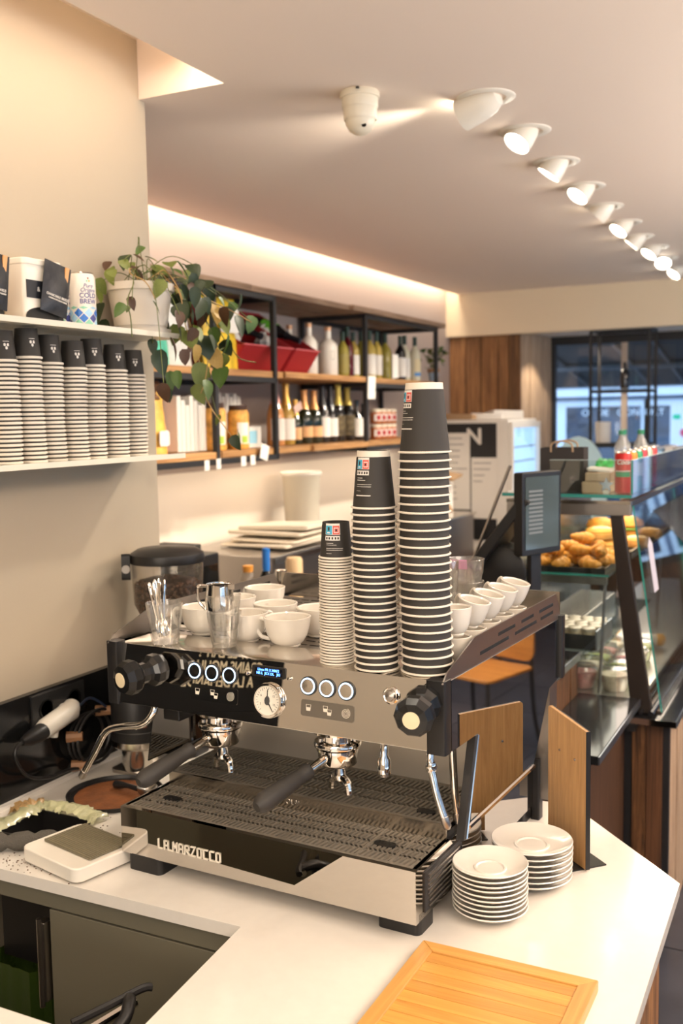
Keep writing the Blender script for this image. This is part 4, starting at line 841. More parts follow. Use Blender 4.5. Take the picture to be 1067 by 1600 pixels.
for i, v in enumerate(VN):
    pts = [Vector(p) - P0 for p in v]
    if i in (0, 1, 3, 4, 5, 8, 9, 10): pts = [Vector((random.uniform(-.03, .03), random.uniform(-.03, .05), .125)), Vector((pts[0].x * .6, pts[0].y * .7, .175))] + pts
    B().tube(smoothpts(pts, 6), .0017, 5).put('stem', STEM if i % 2 == 0 or i < 3 else STEMG, pt)
for i in range(16):
    x, y, z, L, c = LV[(i * 4) % 60]; e = Vector((x, y, z)) - P0
    B().tube(smoothpts([(random.uniform(-.05, .05), random.uniform(-.05, .05), .125), (e.x * .5, e.y * .5, max(.17, e.z + .03)), (e.x, e.y, e.z + .01)], 6), .0013, 5).put('stem', STEMG, pt)

# ------------------------------------------------------------------ long wall shelving
WS = thing('shelf_unit', 'long wall shelving of reclaimed planks in black steel frames', 'shelf', (-2.88, 0, 0))
X0, X1 = .03, .43                                                    # from the wall to the shelf front
def bar(x0, x1, y0, y1, z0, z1, n='frame_rail'): return box(x0, x1, y0, y1, z0, z1).put(n, BLACKMET, WS, bev=.0015)
q = .025
for (ya, yb, mids) in ((2.98, 4.20, (3.69,)), (5.22, 6.32, (5.77,))):
    for y in (ya, yb):
        for x in (X0, X1): bar(x - q / 2, x + q / 2, y - q / 2, y + q / 2, 1.66, 2.43, 'frame_post')
    for y in mids:
        if ya < 4: bar(X1 - q / 2, X1 + q / 2, y - q / 2, y + q / 2, 1.66, 2.43, 'frame_post')
        bar(X0 - q / 2, X0 + q / 2, y - q / 2, y + q / 2, 1.66, 2.43, 'frame_post')
    for z in (1.672, 2.035, 2.418):
        for x in (X0, X1): bar(x - q / 2, x + q / 2, ya, yb, z - q / 2, z + q / 2)
        for y in (ya, yb): bar(X0, X1, y - q / 2, y + q / 2, z - q / 2, z + q / 2)
for (z0, th_, segs, m) in ((1.685, .03, ((2.75, 3.72, .012), (3.74, 4.60, 0), (4.56, 5.23, .02), (5.22, 6.36, -.005)), SHELFW), (2.048, .03, ((2.75, 4.33, .005), (4.28, 5.2, .02), (5.21, 6.47, 0)), SHELFW), (2.431, .028, ((2.75, 3.98, .03), (3.94, 5.03, .02), (4.99, 6.40, .05)), SHELFD)):
    for i, (ya, yb, ov) in enumerate(segs):
        for j, (xa, xb) in enumerate(((.0, .14), (.143, .29), (.293, .425 + ov))): box(xa, xb, ya + .004, yb - .004, z0 + .0015 * ((i + j) % 2), z0 + th_ + .001 * (i % 2)).put('plank', m, WS, bev=.002)
for (y, z, w) in ((3.57, 1.662, .036), (3.66, 1.664, .034), (3.86, 1.666, .04), (3.94, 1.668, .04)):
    o = box(-2.434, -2.432, y, y + w, z - .022, z + .022).put('price_tag', PAPER); tag(o, f'small white price tag on the lower shelf rail, {ORD[[3.57, 3.66, 3.86, 3.94].index(y)]} from left', 'tag', 'price tags on the lower rail')
ZB, ZM = 1.7185, 2.0815
for (nm, x, y, z, w, h, r, lab) in (('price_card', -2.43, 5.26, 2.02, .10, .13, .0, 'white paper card hanging at the shelf post beside yellow topped bottles'), ('price_card', -2.455, 5.66, 2.155, .085, .14, .05, 'white paper card standing before the gold bottles on the upper shelf'), ('price_card', -2.43, 4.06, 1.70, .07, .07, -.25, 'tilted white price card beside the post of the near frame')):
    o = box(-.001, .001, -w / 2, w / 2, -h / 2, h / 2).put(nm, PAPER, None, (x, y, z), (r, .03, 0)); tag(o, lab, 'card')
def bottle(y, x, z, H, R, glass, foil, lab, label, group, neck=.35, sh='champagne', name='wine_bottle', labelz=(.12, .42), foilfrac=.30):
    t = thing(name, label, 'bottle', (x, y, z), random.uniform(-.3, .3), group)
    nr = R * neck
    if sh == 'champagne': p = [(R * .9, 0), (R, .006), (R, H * .42), (R * .93, H * .50), (R * .70, H * .60), (R * .47, H * .70), (nr, H * .80), (nr, H * .955), (nr * 1.15, H * .96), (nr * 1.15, H * .985), (nr, H)]
    elif sh == 'jug': p = [(R * .92, 0), (R, .008), (R, H * .58), (R * .9, H * .66), (R * .55, H * .72), (nr, H * .76), (nr, H * .98), (nr * 1.1, H)]
    else: p = [(R * .95, 0), (R, .006), (R, H * .58), (R * .88, H * .66), (R * .55, H * .73), (nr, H * .78), (nr, H * .97), (nr * 1.1, H)]
    B().lathe(p, 24).put('bottle_body', glass, t)
    if foil:
        k = 1 - foilfrac; f = [(r * 1.04 + .0008, zz) for r, zz in p if zz >= H * k - 1e-6]; 
        r0 = nr * 1.02 + .001 if k > .78 else R * .62
        B().lathe([(r0, H * k)] + f + [(0, H * 1.002)], 24).put('foil' if sh == 'champagne' else 'cap', foil, t)
    if lab: conepatch(R + .0006, 0, R + .0006, 1, .1, 3.0, H * labelz[0], H * labelz[1], .0004, 12).put('bottle_label', lab, t)
    return t
GDK = M('dark_green_glass', (.010, .016, .008), .06, spec=.8); GBK = M('black_glass', (.008, .008, .010), .06, spec=.8); GGD = M('golden_glass', (.42, .26, .05), .06, spec=.7, noise=.1); GRS = M('rose_glass', (.62, .28, .10), .06, spec=.7)
FP_ = M('pink_foil', (.78, .38, .36), .35, .4); FG = M('gold_foil', (.75, .46, .12), .3, .6); FO = M('orange_foil', (.72, .36, .14), .35, .4); FY = M('yellow_foil', (.80, .62, .15), .35, .3); FB = M('black_foil', (.015, .015, .02), .3)
LW = M('white_bottle_label', (.76, .72, .66), .7); LO = M('orange_bottle_label', (.66, .38, .18), .6); LGD = M('gold_print_label', (.16, .12, .06), .4, .3, noise=.9, nscale=30)
SG = 'sparkling wine bottles on the lower shelf'
random.seed(41)
for (y, H, R, g, f, l, lab, lz) in ((4.46, .325, .046, GRS, FP_, LW, 'rose sparkling bottle with pink foil behind the shelf post', (.08, .42)), (4.57, .318, .045, GGD, FG, LW, 'pale gold sparkling bottle with gold foil and paper tag', (.08, .42)), (4.665, .232, .034, GDK, FG, LO, 'small half bottle with gold foil and orange label', (.10, .38)),
                                (4.765, .285, .045, GDK, FO, LO, 'dark green sparkling bottle with orange foil, left of two', (.12, .32)), (4.875, .282, .045, GDK, FO, LO, 'dark green sparkling bottle with orange foil, right of two', (.12, .32)), (4.975, .315, .042, GBK, FB, LW, 'black foiled bottle with white number 3 above white label', (.10, .44)),
                                (5.07, .315, .042, GBK, FB, LW, 'black foiled bottle with plain white label', (.10, .42)), (5.17, .32, .042, GBK, FY, LGD, 'dark bottle with yellow foil and gold script, left of two', (.10, .46)), (5.29, .32, .042, GBK, FY, LGD, 'dark bottle with yellow foil and gold script, right of two', (.10, .46)),
                                (5.41, .235, .038, GBK, None, LW, 'short dark bottle with white label beside the shelf post', (.10, .55)), (5.50, .215, .034, GBK, None, None, 'small dark bottle without label half hidden by post', (0, 0))):
    t = bottle(y, -2.60, ZB, H, R, g, f, l, lab, SG, labelz=lz, foilfrac=.36 if f else .1)
    if 'number 3' in lab: text('3', .045, PWH, t, (0, 0, H * .50), (0, 0, 1.0), .0004, bend=R * .95)
    if 'paper tag' in lab: box(-.001, .001, -.03, .03, -.045, .0).put('paper_tag', M('pale_pink_card', (.75, .50, .42), .7), t, loc=(.05, .03, H * .66), rot=(.5, .2, 0))
UG = 'bottles on the upper shelf'
CER = M('white_ceramic_glaze', (.74, .68, .60), .35); CAPC = M('copper_cap', (.66, .36, .20), .35, .5); GOL = M('pale_oil_glass', (.62, .46, .10), .08, spec=.7, trans=.3); GOLV = M('olive_oil_glass', (.36, .30, .05), .08, spec=.7, trans=.2); GRD = M('dark_red_glass', (.09, .008, .012), .08); GPL = M('pale_liqueur_glass', (.66, .62, .46), .1, spec=.7); CAPG = M('dark_green_cap', (.01, .04, .025), .4)
for (y, x, H, R, g, f, l, lab, sh) in ((4.80, -2.70, .27, .045, CER, CAPC, None, 'white ceramic bottle with copper cap furthest left behind gift box', 'jug'), (4.76, -2.56, .27, .045, CER, CAPC, None, 'white ceramic bottle with copper cap just right of the red gift box', 'jug'), (4.98, -2.56, .265, .052, CER, CAPC, None, 'broad white ceramic bottle with copper cap and square outline emblem', 'jug'),
                                (5.16, -2.56, .25, .034, GOLV, CAPG, M('olive_label', (.30, .24, .06), .6), 'olive green bottle with dark cap left of the red bottle', 'wine'), (5.30, -2.60, .29, .036, GRD, CAPG, None, 'dark red bottle standing behind the shelf post', 'wine'),
                                (5.42, -2.62, .27, .035, GOL, CAPG, LW, 'golden bottle with white label, first of three beside the post', 'wine'), (5.52, -2.56, .28, .035, GOL, CAPG, LW, 'golden bottle with white label, second of three beside the post', 'wine'), (5.62, -2.56, .28, .035, GOL, CAPG, LW, 'golden bottle with white label, third of three beside the post', 'wine'),
                                (5.60, -2.75, .30, .038, GOLV, CAPG, None, 'tall olive bottle in the back row, left of two', 'wine'), (5.74, -2.72, .30, .040, GOLV, CAPG, None, 'tall olive bottle in the back row, right of two', 'wine'), (5.88, -2.62, .29, .040, GOLV, CAPG, None, 'broad olive bottle behind the standing white card', 'wine'),
                                (5.98, -2.56, .28, .035, GBK, CAPG, LW, 'near black bottle with white label right of the card', 'wine'), (6.10, -2.58, .29, .036, GPL, CAPG, LW, 'pale cloudy bottle with white label, left of two', 'wine'), (6.20, -2.55, .285, .036, GPL, CAPG, M('cream_blue_label', (.70, .60, .36), .6), 'pale yellow bottle with blue footed label, rightmost on shelf', 'wine')):
    t = bottle(y, x, ZM, H, R, g, f, l, lab, UG, sh=sh, name='bottle', labelz=(.08, .5), foilfrac=.08 if sh == 'jug' else .2, neck=.34)
    if 'emblem' in lab:
        for (a0, a1, z0, z1) in ((.75, 1.25, .13, .133), (.75, 1.25, .087, .09), (.75, .79, .09, .13), (1.21, 1.25, .09, .13)): conepatch(R, 0, R, 1, a0, a1, z0, z1, .0006).put('emblem', M('grey_print', (.4, .36, .32), .6), t)
    if 'blue' in lab: conepatch(R, 0, R, 1, .1, 3.0, .03, .055, .0014, 10).put('label_band', M('label_blue', (.10, .28, .60), .5), t)
# red gift boxes with bottles lying inside
def giftbox(y0, y1, lab, items):
    t = thing('gift_box', lab, 'box', (-2.886, y0, ZM), 0, 'red gift boxes'); w = y1 - y0
    side = [(.06, 0), (.33, 0), (.41, .115), (.05, .33)]
    for a in (0, w - .008): B().prism(side, a, a + .008, 'y').put('side_panel', RED, t)
    B().prism([(.33, 0), (.336, 0), (.416, .115), (.41, .115)], .008, w - .008, 'y').put('front_panel', RED, t)
    B().prism([(.37, .118), (.418, .112), (.418, .118), (.37, .124)], 0, w, 'y').put('front_ledge', PINKRED, t)
    B().prism([(.06, 0), (.33, 0), (.33, .006), (.06, .006)], .008, w - .008, 'y').put('bottom', RED, t)
    B().prism([(.054, 0), (.06, 0), (.056, .33), (.05, .33)], .008, w - .008, 'y').put('back_panel', RED, t)
    B().prism([(.062, .05), (.34, .05), (.34, .07), (.062, .20)], .012, w - .012, 'y').put('black_insert', M('black_card', (.012, .012, .014), .7), t)
    return t
giftbox(3.97, 4.43, 'red gift box behind the shelf post holding wrapped goods', 2); giftbox(4.45, 4.715, 'red gift box with a green labelled bottle beside white bottles', 1)
def lying(y, lab, labm, H=.30, R=.038, foil=FB, z=.275):
    t = bottle(y, -2.79, ZM + z, H, R, GBK, foil, None, lab, 'bottles lying in the gift boxes', foilfrac=.3)
    t.rotation_euler = (0, math.radians(112), 0); conepatch(R, 0, R, 1, -PI, PI, .06, .15, .0008, 20).put('bottle_label', labm, t); return t
lying(4.58, 'dark bottle with bright green label lying in the right gift box', M('bright_green_label', (.16, .55, .05), .5)); lying(4.20, 'dark bottle with white label lying in the left gift box', LW)
def wrap(y, lab, m, s=.05, x=-2.60, z=.15):
    o = thing('wrapped_goods', lab, 'wrapping', (x, y, ZM + z))
    rnd = random.Random(int(y * 100)); b = B(); b.lathe([(0, -s * .6), (s * .7, -s * .45), (s, 0), (s * .7, s * .5), (s * .15, s * .7), (s * .35, s)], 18, cap=False)
    b.v = [tuple(c * rnd.uniform(.82, 1.15) for c in v) for v in b.v]; b.put('wrap', m, o, smooth=False)
FILM = M('clear_film_wrap', (.70, .68, .64), .15, .3)
wrap(4.36, 'crumpled clear film bundle in the left red gift box', FILM); wrap(4.52, 'crumpled clear film bundle at the back of the right gift box', FILM, .045, -2.70, .21); wrap(4.08, 'white paper bundle in the left red gift box', PAPER, .04, -2.60, .15)
oc = B().lathe([(.02, 0), (.02, .05), (.016, .055), (0, .055)], 16).put('orange_jar', M('orange_plastic', (.75, .32, .05), .4), None, (-2.70, 4.12, ZM + .225)); tag(oc, 'small orange capped jar at the top of the left gift box', 'jar')
def pouchbag(y, x, z, w, h, d, m, lab, labm=None, cat='bag', name='snack_bag', lz=(.5, .85), tilt=0):
    t = thing(name, lab, cat, (x, y, z), 0); n = 8; vs = []; fs = []; rnd = random.Random(int(y * 997))
    for sg in (1, -1):
        for a in range(n + 1):
            for c in range(n + 1):
                s_, t_ = a / n, c / n; th_ = d / 2 * max(0, math.sin(PI * s_)) ** .5 * max(0.03, (1 - t_ ** 2.2)) * sg * rnd.uniform(.88, 1.1)
                vs.append((th_, (s_ - .5) * w * (1 - .08 * math.sin(PI * t_)) + rnd.uniform(-1, 1) * .004, t_ * h))
    for g in range(2):
        for a in range(n):
            for c in range(n):
                q_ = g * (n + 1) ** 2 + a * (n + 1) + c; f = (q_, q_ + n + 1, q_ + n + 2, q_ + 1); fs.append(f if g == 0 else f[::-1])
    B().add(vs, fs).put('bag_body', m, t, ang=60)
    if labm: B().prism(rr(w * .55, h * (lz[1] - lz[0]), .012, cx=0, cy=h * (lz[0] + lz[1]) / 2), d * .50 + .002, d * .50 + .004, 'x').put('bag_label', labm, t)
    return t
YEL = M('yellow_print_bag', (.78, .52, .03), .45, noise=.5, nscale=14); TEAL = M('mint_print_bag', (.10, .52, .36), .45, noise=.5, nscale=18); PBLB = M('pale_blue_bag', (.45, .66, .78), .5, noise=.4, nscale=14)
pouchbag(3.88, -2.55, ZM, .27, .32, .12, YEL, 'yellow printed snack bag with white label beside the red gift box', PAPER)
pouchbag(3.60, -2.58, ZM, .18, .30, .10, M('white_snack_bag', (.72, .70, .66), .5, noise=.2, nscale=20), 'white snack bag behind the plant leaves on the upper shelf')
pouchbag(3.40, -2.56, ZM, .21, .22, .10, TEAL, 'mint green snack bag behind the plant on the upper shelf')
pouchbag(3.17, -2.58, ZM, .22, .28, .10, PBLB, 'pale blue snack bag leftmost on the upper shelf', None)
# lower shelf left: pasta bags, white boxes, jars
PASTA = M('yellow_pasta_bag', (.80, .46, .08), .4, noise=.5, nscale=22); PASTB = M('salmon_pasta_bag', (.72, .36, .20), .4, noise=.4, nscale=22)
for (y, x, m, lab) in ((3.375, -2.54, PASTA, 'yellow pasta bag with tied brown top, left end of lower shelf'), (3.455, -2.60, PASTB, 'salmon coloured pasta bag with tied top beside the yellow one')):
    t = pouchbag(y, x, ZB, .12, .27, .09, m, lab, PAPER, name='pasta_bag', lz=(.12, .35))
    B().lathe([(.03, .225), (.012, .245), (.014, .262), (.032, .285), (.02, .298)], 12, cap=False).put('tied_top', M('brown_raffia', (.20, .10, .05), .7), t)
WBX = M('white_carton', (.72, .68, .62), .6); rnd = random.Random(2)
for k in range(7):
    y = 3.535 + k * .031; h = .24 - .02 * (k % 3); o = box(-.10, .10, -.0145, .0145, 0, h).put('white_packet', WBX, None, (-2.63, y, ZB), None, .003); tag(o, f'white upright packet, {ORD[k]} of the row right of the pasta bags', 'packet', 'white packets on the lower shelf')
for k in range(6):
    y = 4.03 + k * .034; h = .26 - .015 * (k % 2); o = box(-.09, .09, -.0145, .0145, 0, h).put('white_packet', WBX, None, (-2.74, y, ZB), None, .003); tag(o, f'white upright packet, {ORD[k]} of the row behind the cookie jars', 'packet', 'white packets behind the jars')
COOK = M('golden_biscuits', (.60, .30, .06), .6, noise=.7, nscale=22, bump=1, bscale=40)
for (y, x, H, R, lab) in ((3.79, -2.53, .21, .058, 'cookie jar with dark lid and white label, left of three'), (3.91, -2.60, .20, .05, 'cookie jar with dark lid in the middle of three'), (3.98, -2.52, .20, .05, 'cookie jar with dark lid, right of three')):
    t = thing('cookie_jar', lab, 'jar', (x, y, ZB), 0, 'cookie jars on the lower shelf')
    B().lathe([(R * .95, 0), (R, .005), (R, H * .82), (R * .8, H * .9)], 24).put('jar_body', COOK, t)
    B().lathe([(R * .82, H * .88), (R * .85, H * .9), (R * .85, H), (0, H)], 24).put('lid', M('dark_brown_lid', (.06, .03, .02), .4), t)
    conepatch(R, 0, R, 1, .5, 1.7, H * .12, H * .6, .0008, 8).put('jar_label', LW, t); conepatch(R, 0, R, 1, .9, 1.5, H * .14, H * .3, .0016, 6).put('label_print', M('label_lime', (.40, .55, .06), .6), t)
o = thing('blue_carton', 'white carton with pale blue print between cookie jars and post', 'box', (-2.58, 4.13, ZB)); box(-.05, .05, -.07, .07, 0, .10).put('carton', WBX, o, bev=.002); box(.05, .051, -.06, .03, .02, .08).put('print', M('sky_blue_print', (.30, .58, .72), .6), o)
k = 0
for z in (0, .092):
    for j in range(4):
        t = thing('jam_jar', f'small jam jar with red label, {ORD[j]} from left in the {"lower" if z == 0 else "upper"} row', 'jar', (-2.56, 5.40 + j * .078 + .19, ZB + z), 0, 'jam jars stacked on the lower shelf')
        B().lathe([(.030, 0), (.033, .004), (.033, .066), (.028, .074)], 20).put('jar_body', M('jam', (.42, .13, .05), .2), t); B().lathe([(.031, .072), (.032, .075), (.032, .088), (0, .09)], 20).put('lid', M('cream_lid', (.75, .66, .52), .4), t)
        conepatch(.033, 0, .033, 1, .2, 2.6, .018, .058, .0008, 8).put('jar_label', LW, t); conepatch(.033, 0, .033, 1, .7, 1.6, .024, .052, .0014, 6).put('label_print', RED, t)
pp = thing('small_potted_plant', 'small green plant in pale blue pot at the far end of the shelf', 'plant', (-2.50, 6.405, ZM))
B().lathe([(.028, 0), (.040, .08), (.037, .08), (0, .07)], 20).put('pot', M('pale_blue_pot', (.40, .55, .72), .4), pp)
B().lathe([(.041, .06), (.043, .085), (.040, .085)], 20, cap=False).put('pot_band', M('tan_band', (.45, .25, .12), .6), pp)
rnd = random.Random(6)
for k in range(34):
    a = rnd.uniform(0, 2 * PI); r = rnd.uniform(.01, .10); o = link('leaf', LM[rnd.choice((0, 0, 3, 1)), k % 4], pp, (r * math.cos(a), r * math.sin(a), .09 + rnd.uniform(0, .13)), (rnd.uniform(-1, 1), rnd.uniform(-1, 1), a)); o.scale = (.045,) * 3
for k in range(6):
    a = k * 1.05; B().tube([(0, 0, .07), (.04 * math.cos(a), .04 * math.sin(a), .15), (.08 * math.cos(a), .08 * math.sin(a), .19)], .0018, 5).put('stem', STEMG, pp)

# ------------------------------------------------------------------ back counter
bc = thing('back_counter', 'brown wooden back counter along the shelf wall', 'counter', (-2.87, 2.56, 0))
box(0, .93, 0, 4.9, .87, .90).put('top', WOODMID, bc); box(.02, .88, .02, 4.88, .08, .868).put('carcass', WOODDK, bc)
ZR = .901
bm = thing('bean_machine', 'black drinks machine with small tilted lid behind the cappuccino cups', 'coffee machine', (-2.33, 3.12, ZR))
B().prism(rr(.30, .34, .02), 0, .44).put('body', BLACKPL, bm, bev=.006); box(.15, .152, -.15, .15, .10, .40).put('gloss_front', BLACKGL, bm)
B().prism([(-.10, -.13), (.10, -.13), (.09, .13), (-.09, .13)], .44, .475).put('lid', BLACKSOFT, bm, bev=.006)
box(-.15, .15, -.172, -.168, .05, .40).put('gloss_side', BLACKGL, bm)
def standing(nm, lab, cat, loc, parts):
    t = thing(nm, lab, cat, loc)
    for (pn, prof, m) in parts: B().lathe(prof, 20).put(pn, m, t)
    return t
standing('syrup_bottle', 'clear bottle of amber syrup beside the black drinks machine', 'bottle', (-2.10, 3.36, ZR), (('syrup', [(.033, 0), (.033, .2), (0, .2)], M('amber_syrup', (.30, .12, .03), .1)), ('bottle_body', [(.035, 0), (.035, .33), (.02, .36)], HOP), ('cap', [(.02, .355), (.022, .38), (0, .38)], M('orange_plastic', (.75, .32, .05), .4))))
standing('blue_pump_bottle', 'black bottle with bright blue pump top behind the cups', 'bottle', (-2.10, 3.50, ZR), (('bottle_body', [(.034, 0), (.034, .30), (.018, .34)], BLACKGL), ('pump', [(.014, .33), (.016, .36), (.016, .43), (0, .435)], M('bright_blue_plastic', (.03, .20, .65), .35))))
standing('blue_pump_bottle', 'second dark bottle with steel collar beside the blue pump', 'bottle', (-2.02, 3.48, ZR), (('bottle_body', [(.030, 0), (.030, .28), (.02, .30)], BLACKPL), ('collar', [(.021, .29), (.024, .31), (.024, .35), (0, .352)], CHROME)))
standing('wooden_tamper_mill', 'pale wooden cylinder mill standing before the steel cabinet', 'mill', (-2.06, 3.66, ZR), (('wood_body', [(.036, 0), (.038, .05), (.036, .36), (.03, .375), (0, .376)], wood('pale_mill_wood', (.55, .36, .18), (.74, .55, .32), 'z', .5)), ('steel_foot', [(.040, 0), (.041, .03), (.038, .034)], CHROME)))
t = thing('tap_handle', 'black lever handle with wire loop before the steel cabinet', 'handle', (-2.0, 3.78, ZR))
B().tube([(0, 0, 0), (0, 0, .26)], .012, 10).put('post', CHROME, t); B().tube([(0, -.04, .25), (0, .03, .262)], [.018, .02], 12).put('lever', BLACKPL, t)
for dy in (-.01, .012): B().tube([(0, dy, .17), (0, dy, .30)], .009, 8).put('prong', BLACKPL, t)
B().tube(smoothpts([(0, .03, .26), (0, .11, .27), (.0, .13, .24), (0, .12, .19)], 6), .003, 6).put('wire_loop', STEELD, t)
sb = thing('steel_cabinet', 'brushed steel cabinet on the back counter carrying folded cloths', 'cabinet', (-2.57, 4.42, ZR))
box(-.28, .28, -.55, .55, 0, .335).put('body', STEELD, sb, bev=.004); box(.281, .284, -.53, .53, .30, .325).put('top_rail', STEEL, sb); box(.281, .285, -.25, .25, .05, .055).put('seam', BLACKMET, sb)
CLO = M('cream_folded_cloth', (.70, .62, .50), .9, bump=.4, bscale=60); random.seed(9)
for k in range(4):
    w = .46 - .02 * k; b = B().prism(rr(.40 - .03 * (k % 2), w, .02), 0, .016); b.v = [(x, y, z + (.010 * math.sin(y * 9 + k) + .006 * math.sin(x * 12 + k * 2)) * (1 if z > .01 else .5)) for x, y, z in b.v]
    o = b.put('folded_cloth', CLO, None, (-2.50 + .02 * (k % 2), 4.30 + .02 * k, ZR + .350 + k * .022), (0, 0, .06 * (k - 1.5)), .005); tag(o, f'cream folded cloth, {ORD[3 - k]} from the top of the pile on the steel cabinet', 'cloth', 'folded cloths')
tc = thing('plastic_tub', 'tall translucent white plastic tub leaning by the shelf wall', 'tub', (-2.68, 4.86, ZR + .336))
B().lathe([(.09, 0), (.105, .30), (.112, .31), (.108, .31), (.10, .298), (.088, .006), (0, .005)], 28).put('tub', M('milky_plastic', (.74, .68, .56), .35, trans=.25), tc); B().lathe([(.112, .305), (.115, .31), (.115, .325), (0, .328)], 28).put('lid', M('milky_plastic_lid', (.78, .74, .66), .4), tc)
pn_ = thing('drawer_unit', 'stainless steel drawer unit on the back counter by the fridge', 'drawers', (-2.42, 6.10, ZR))
box(-.24, .20, -.30, .30, 0, .30).put('body', STEELD, pn_, bev=.003)
for z in (.02, .16):
    d_ = box(-.23, .21, -.312, -.30, z, z + .12).put('drawer', STEEL, pn_, bev=.003); B().lathe([(.010, 0), (.012, .006), (.008, .012), (0, .013)], 14, Matrix.Translation((.02, -.312, z + .06)) @ RX).put('knob', BLACKMET, d_)
box(-.25, .22, -.315, .30, .30, .312).put('top_lip', STEEL, pn_, bev=.002)
cbx = thing('paper_bag_box', 'white paper carton with scribbled side and brown torn corner before the fridge', 'box', (-2.44, 6.14, ZR + .313))
box(-.12, .12, -.14, .14, 0, .25).put('carton', PAPER, cbx, bev=.006); B().prism([(-.10, -.15), (.16, -.10), (.15, .10), (-.1, .12)], -.003, .012).put('torn_flap', KRAFT, cbx, loc=(.05, 0, .26), rot=(.1, .15, 0))
B().lathe([(0, -.03), (.05, -.02), (.075, 0), (.05, .02), (0, .03)], 14, Matrix.Translation((.12, -.05, .06)) @ Matrix.Rotation(.5, 4, 'Y')).put('crumpled_bag', KRAFT, cbx)
fr = thing('glass_door_fridge', 'white display fridge with black poster side and glass door', 'fridge', (-2.32, 6.95, ZR))
box(-.24, .26, -.30, .40, .0, .92).put('body', WHITE, fr, bev=.008)
box(-.215, .18, -.305, -.301, .09, .895).put('black_side', M('black_sheet', (.018, .018, .02), .5), fr)
text('N', .15, PWH, fr, (.02, -.3055, .80), (PI / 2, 0, 0), .0005, bold=.004)
for (x0, x1, z0, z1, nme) in ((-.19, -.01, .30, .83, 'note_sheet'), (.0, .19, .24, .66, 'note_sheet')):
    p_ = box(x0, x1, -.309, -.3065, z0, z1).put(nme, PAPER, fr); b = B(); rnd = random.Random(int(x0 * 100))
    for k in range(11 if x0 < 0 else 4):
        z = z1 - .04 - k * .042; b.box(x0 + .015, x0 + rnd.uniform(.05, .16), -.3105, -.309, z, z + .006)
    stuff(b.put('note_lines', M('grey_ink', (.22, .20, .2), .7), p_, smooth=False))
dr = B().box(.262, .29, -.30, -.26, .02, .90).box(.262, .29, .36, .40, .02, .90).box(.262, .29, -.26, .36, .86, .90).box(.262, .29, -.26, .36, .02, .06).put('door_frame', WHITE, fr)
box(.27, .275, -.26, .36, .06, .86).put('door_glass', PANE, dr); box(.2605, .2615, -.26, .36, .06, .86).put('fridge_interior', M('fridge_interior', (.45, .62, .85), .5, emit=.9, ecol=(.45, .70, 1)), fr)  # interior sheet has its own bluish glow to brighten the door, no lamp inside
for k in range(7): box(.262, .2625, -.25, .35, .12 + .1 * k, .13 + .1 * k).put('wire_shelf', M('shelf_wire', (.25, .3, .4), .4), fr)
for k, (x, y, m, lab) in enumerate(((-.12, -.12, KRAFT, 'brown kraft envelope'), (.02, -.02, PAPER, 'white paper sheaf'), (.10, .10, PAPER, 'crumpled white bag'))):
    b = B().prism(rr(.22, .26, .01), 0, .03 + .02 * (k == 2)); b.v = [(a, c, z + (.02 * math.sin(a * 20 + c * 14) if z > .01 else 0)) for a, c, z in b.v]
    o = b.put('paper_pile', m, None, (-2.32 + x, 6.95 + y, ZR + .921 + .03 * k * 0), (0, 0, .3 * k), .004); o.location.x += (.0, .0, .0)[k]; tag(o, f'{lab} lying on top of the display fridge', 'paper', 'papers on the fridge')

# ------------------------------------------------------------------ till counter
tc_ = thing('till_counter', 'wood clad till counter with dark slab top and lower bag shelf', 'counter', (0, 0, 0))
SLAB = M('black_polished_slab', (.016, .016, .018), .12); BLUEDGE = M('brushed_edge_steel', (.42, .46, .52), .3, 1.)
box(-1.45, -.845, 2.95, 3.585, .97, 1.0).put('slab', SLAB, tc_, bev=.002); box(-.845, -.842, 2.95, 3.585, .972, .998).put('edge_strip', BLUEDGE, tc_)
box(-1.44, -.875, 2.98, 3.575, .0, .97).put('carcass', WOODDK, tc_)
for i in range(6):
    y0 = 2.97 + i * .101; box(-.872, -.852 + .003 * (i % 2), y0 + .002, y0 + .099, .0, .969).put('plank', WOODMID, tc_, bev=.0015)
for i in range(4):
    x0 = -1.44 + i * .142; box(x0 + .002, x0 + .140, 2.955, 2.975, 0, .969).put('plank', WOODMID, tc_, bev=.0015)
box(-.848, -.632, 2.92, 3.585, .822, .85).put('lower_slab', SLAB, tc_, bev=.002); box(-.632, -.628, 2.92, 3.585, .824, .848).put('edge_strip', BLUEDGE, tc_)
for i in range(3): box(-.846 + .055 * i, -.793 + .055 * i, 3.0, 3.02, 0, .82).put('plank', WOODDK, tc_, bev=.0015)
box(-.846, -.684, 3.02, 3.58, 0, .82).put('shelf_support', WOODDK, tc_)
ts = thing('till_terminal', 'black till terminal with round stand and tilted touchscreen', 'till', (-1.02, 3.25, 1.0))
B().prism(rr(.13, .16, .03), 0, .014).put('foot', BLACKPL, ts, bev=.003); B().prism(rr(.09, .07, .02), .014, .30).put('neck', BLACKPL, ts)
B().lathe([(.0, -.055), (.080, -.055), (.092, -.045), (.092, .05), (.085, .055), (0, .055)], 44, Matrix.Translation((-.003, 0, .335)) @ RX).put('round_hub', BLACKPL, ts, bev=0)
tm_ = Matrix.Translation((.005, .06, .47)) @ Matrix.Rotation(math.radians(-52), 4, 'Y')
B().box(-.15, .15, -.16, .02, -.02, .015).xf(tm_).put('screen_housing', BLACKPL, ts, bev=.005); B().box(-.14, .14, -.15, .01, .0152, .017).xf(tm_).put('touchscreen', BLACKGL, ts)
B().tube([(-.11, -.03, .345), (.03, -.03, .69)], .0055, 10).put('steel_arm', STEELD, ts)
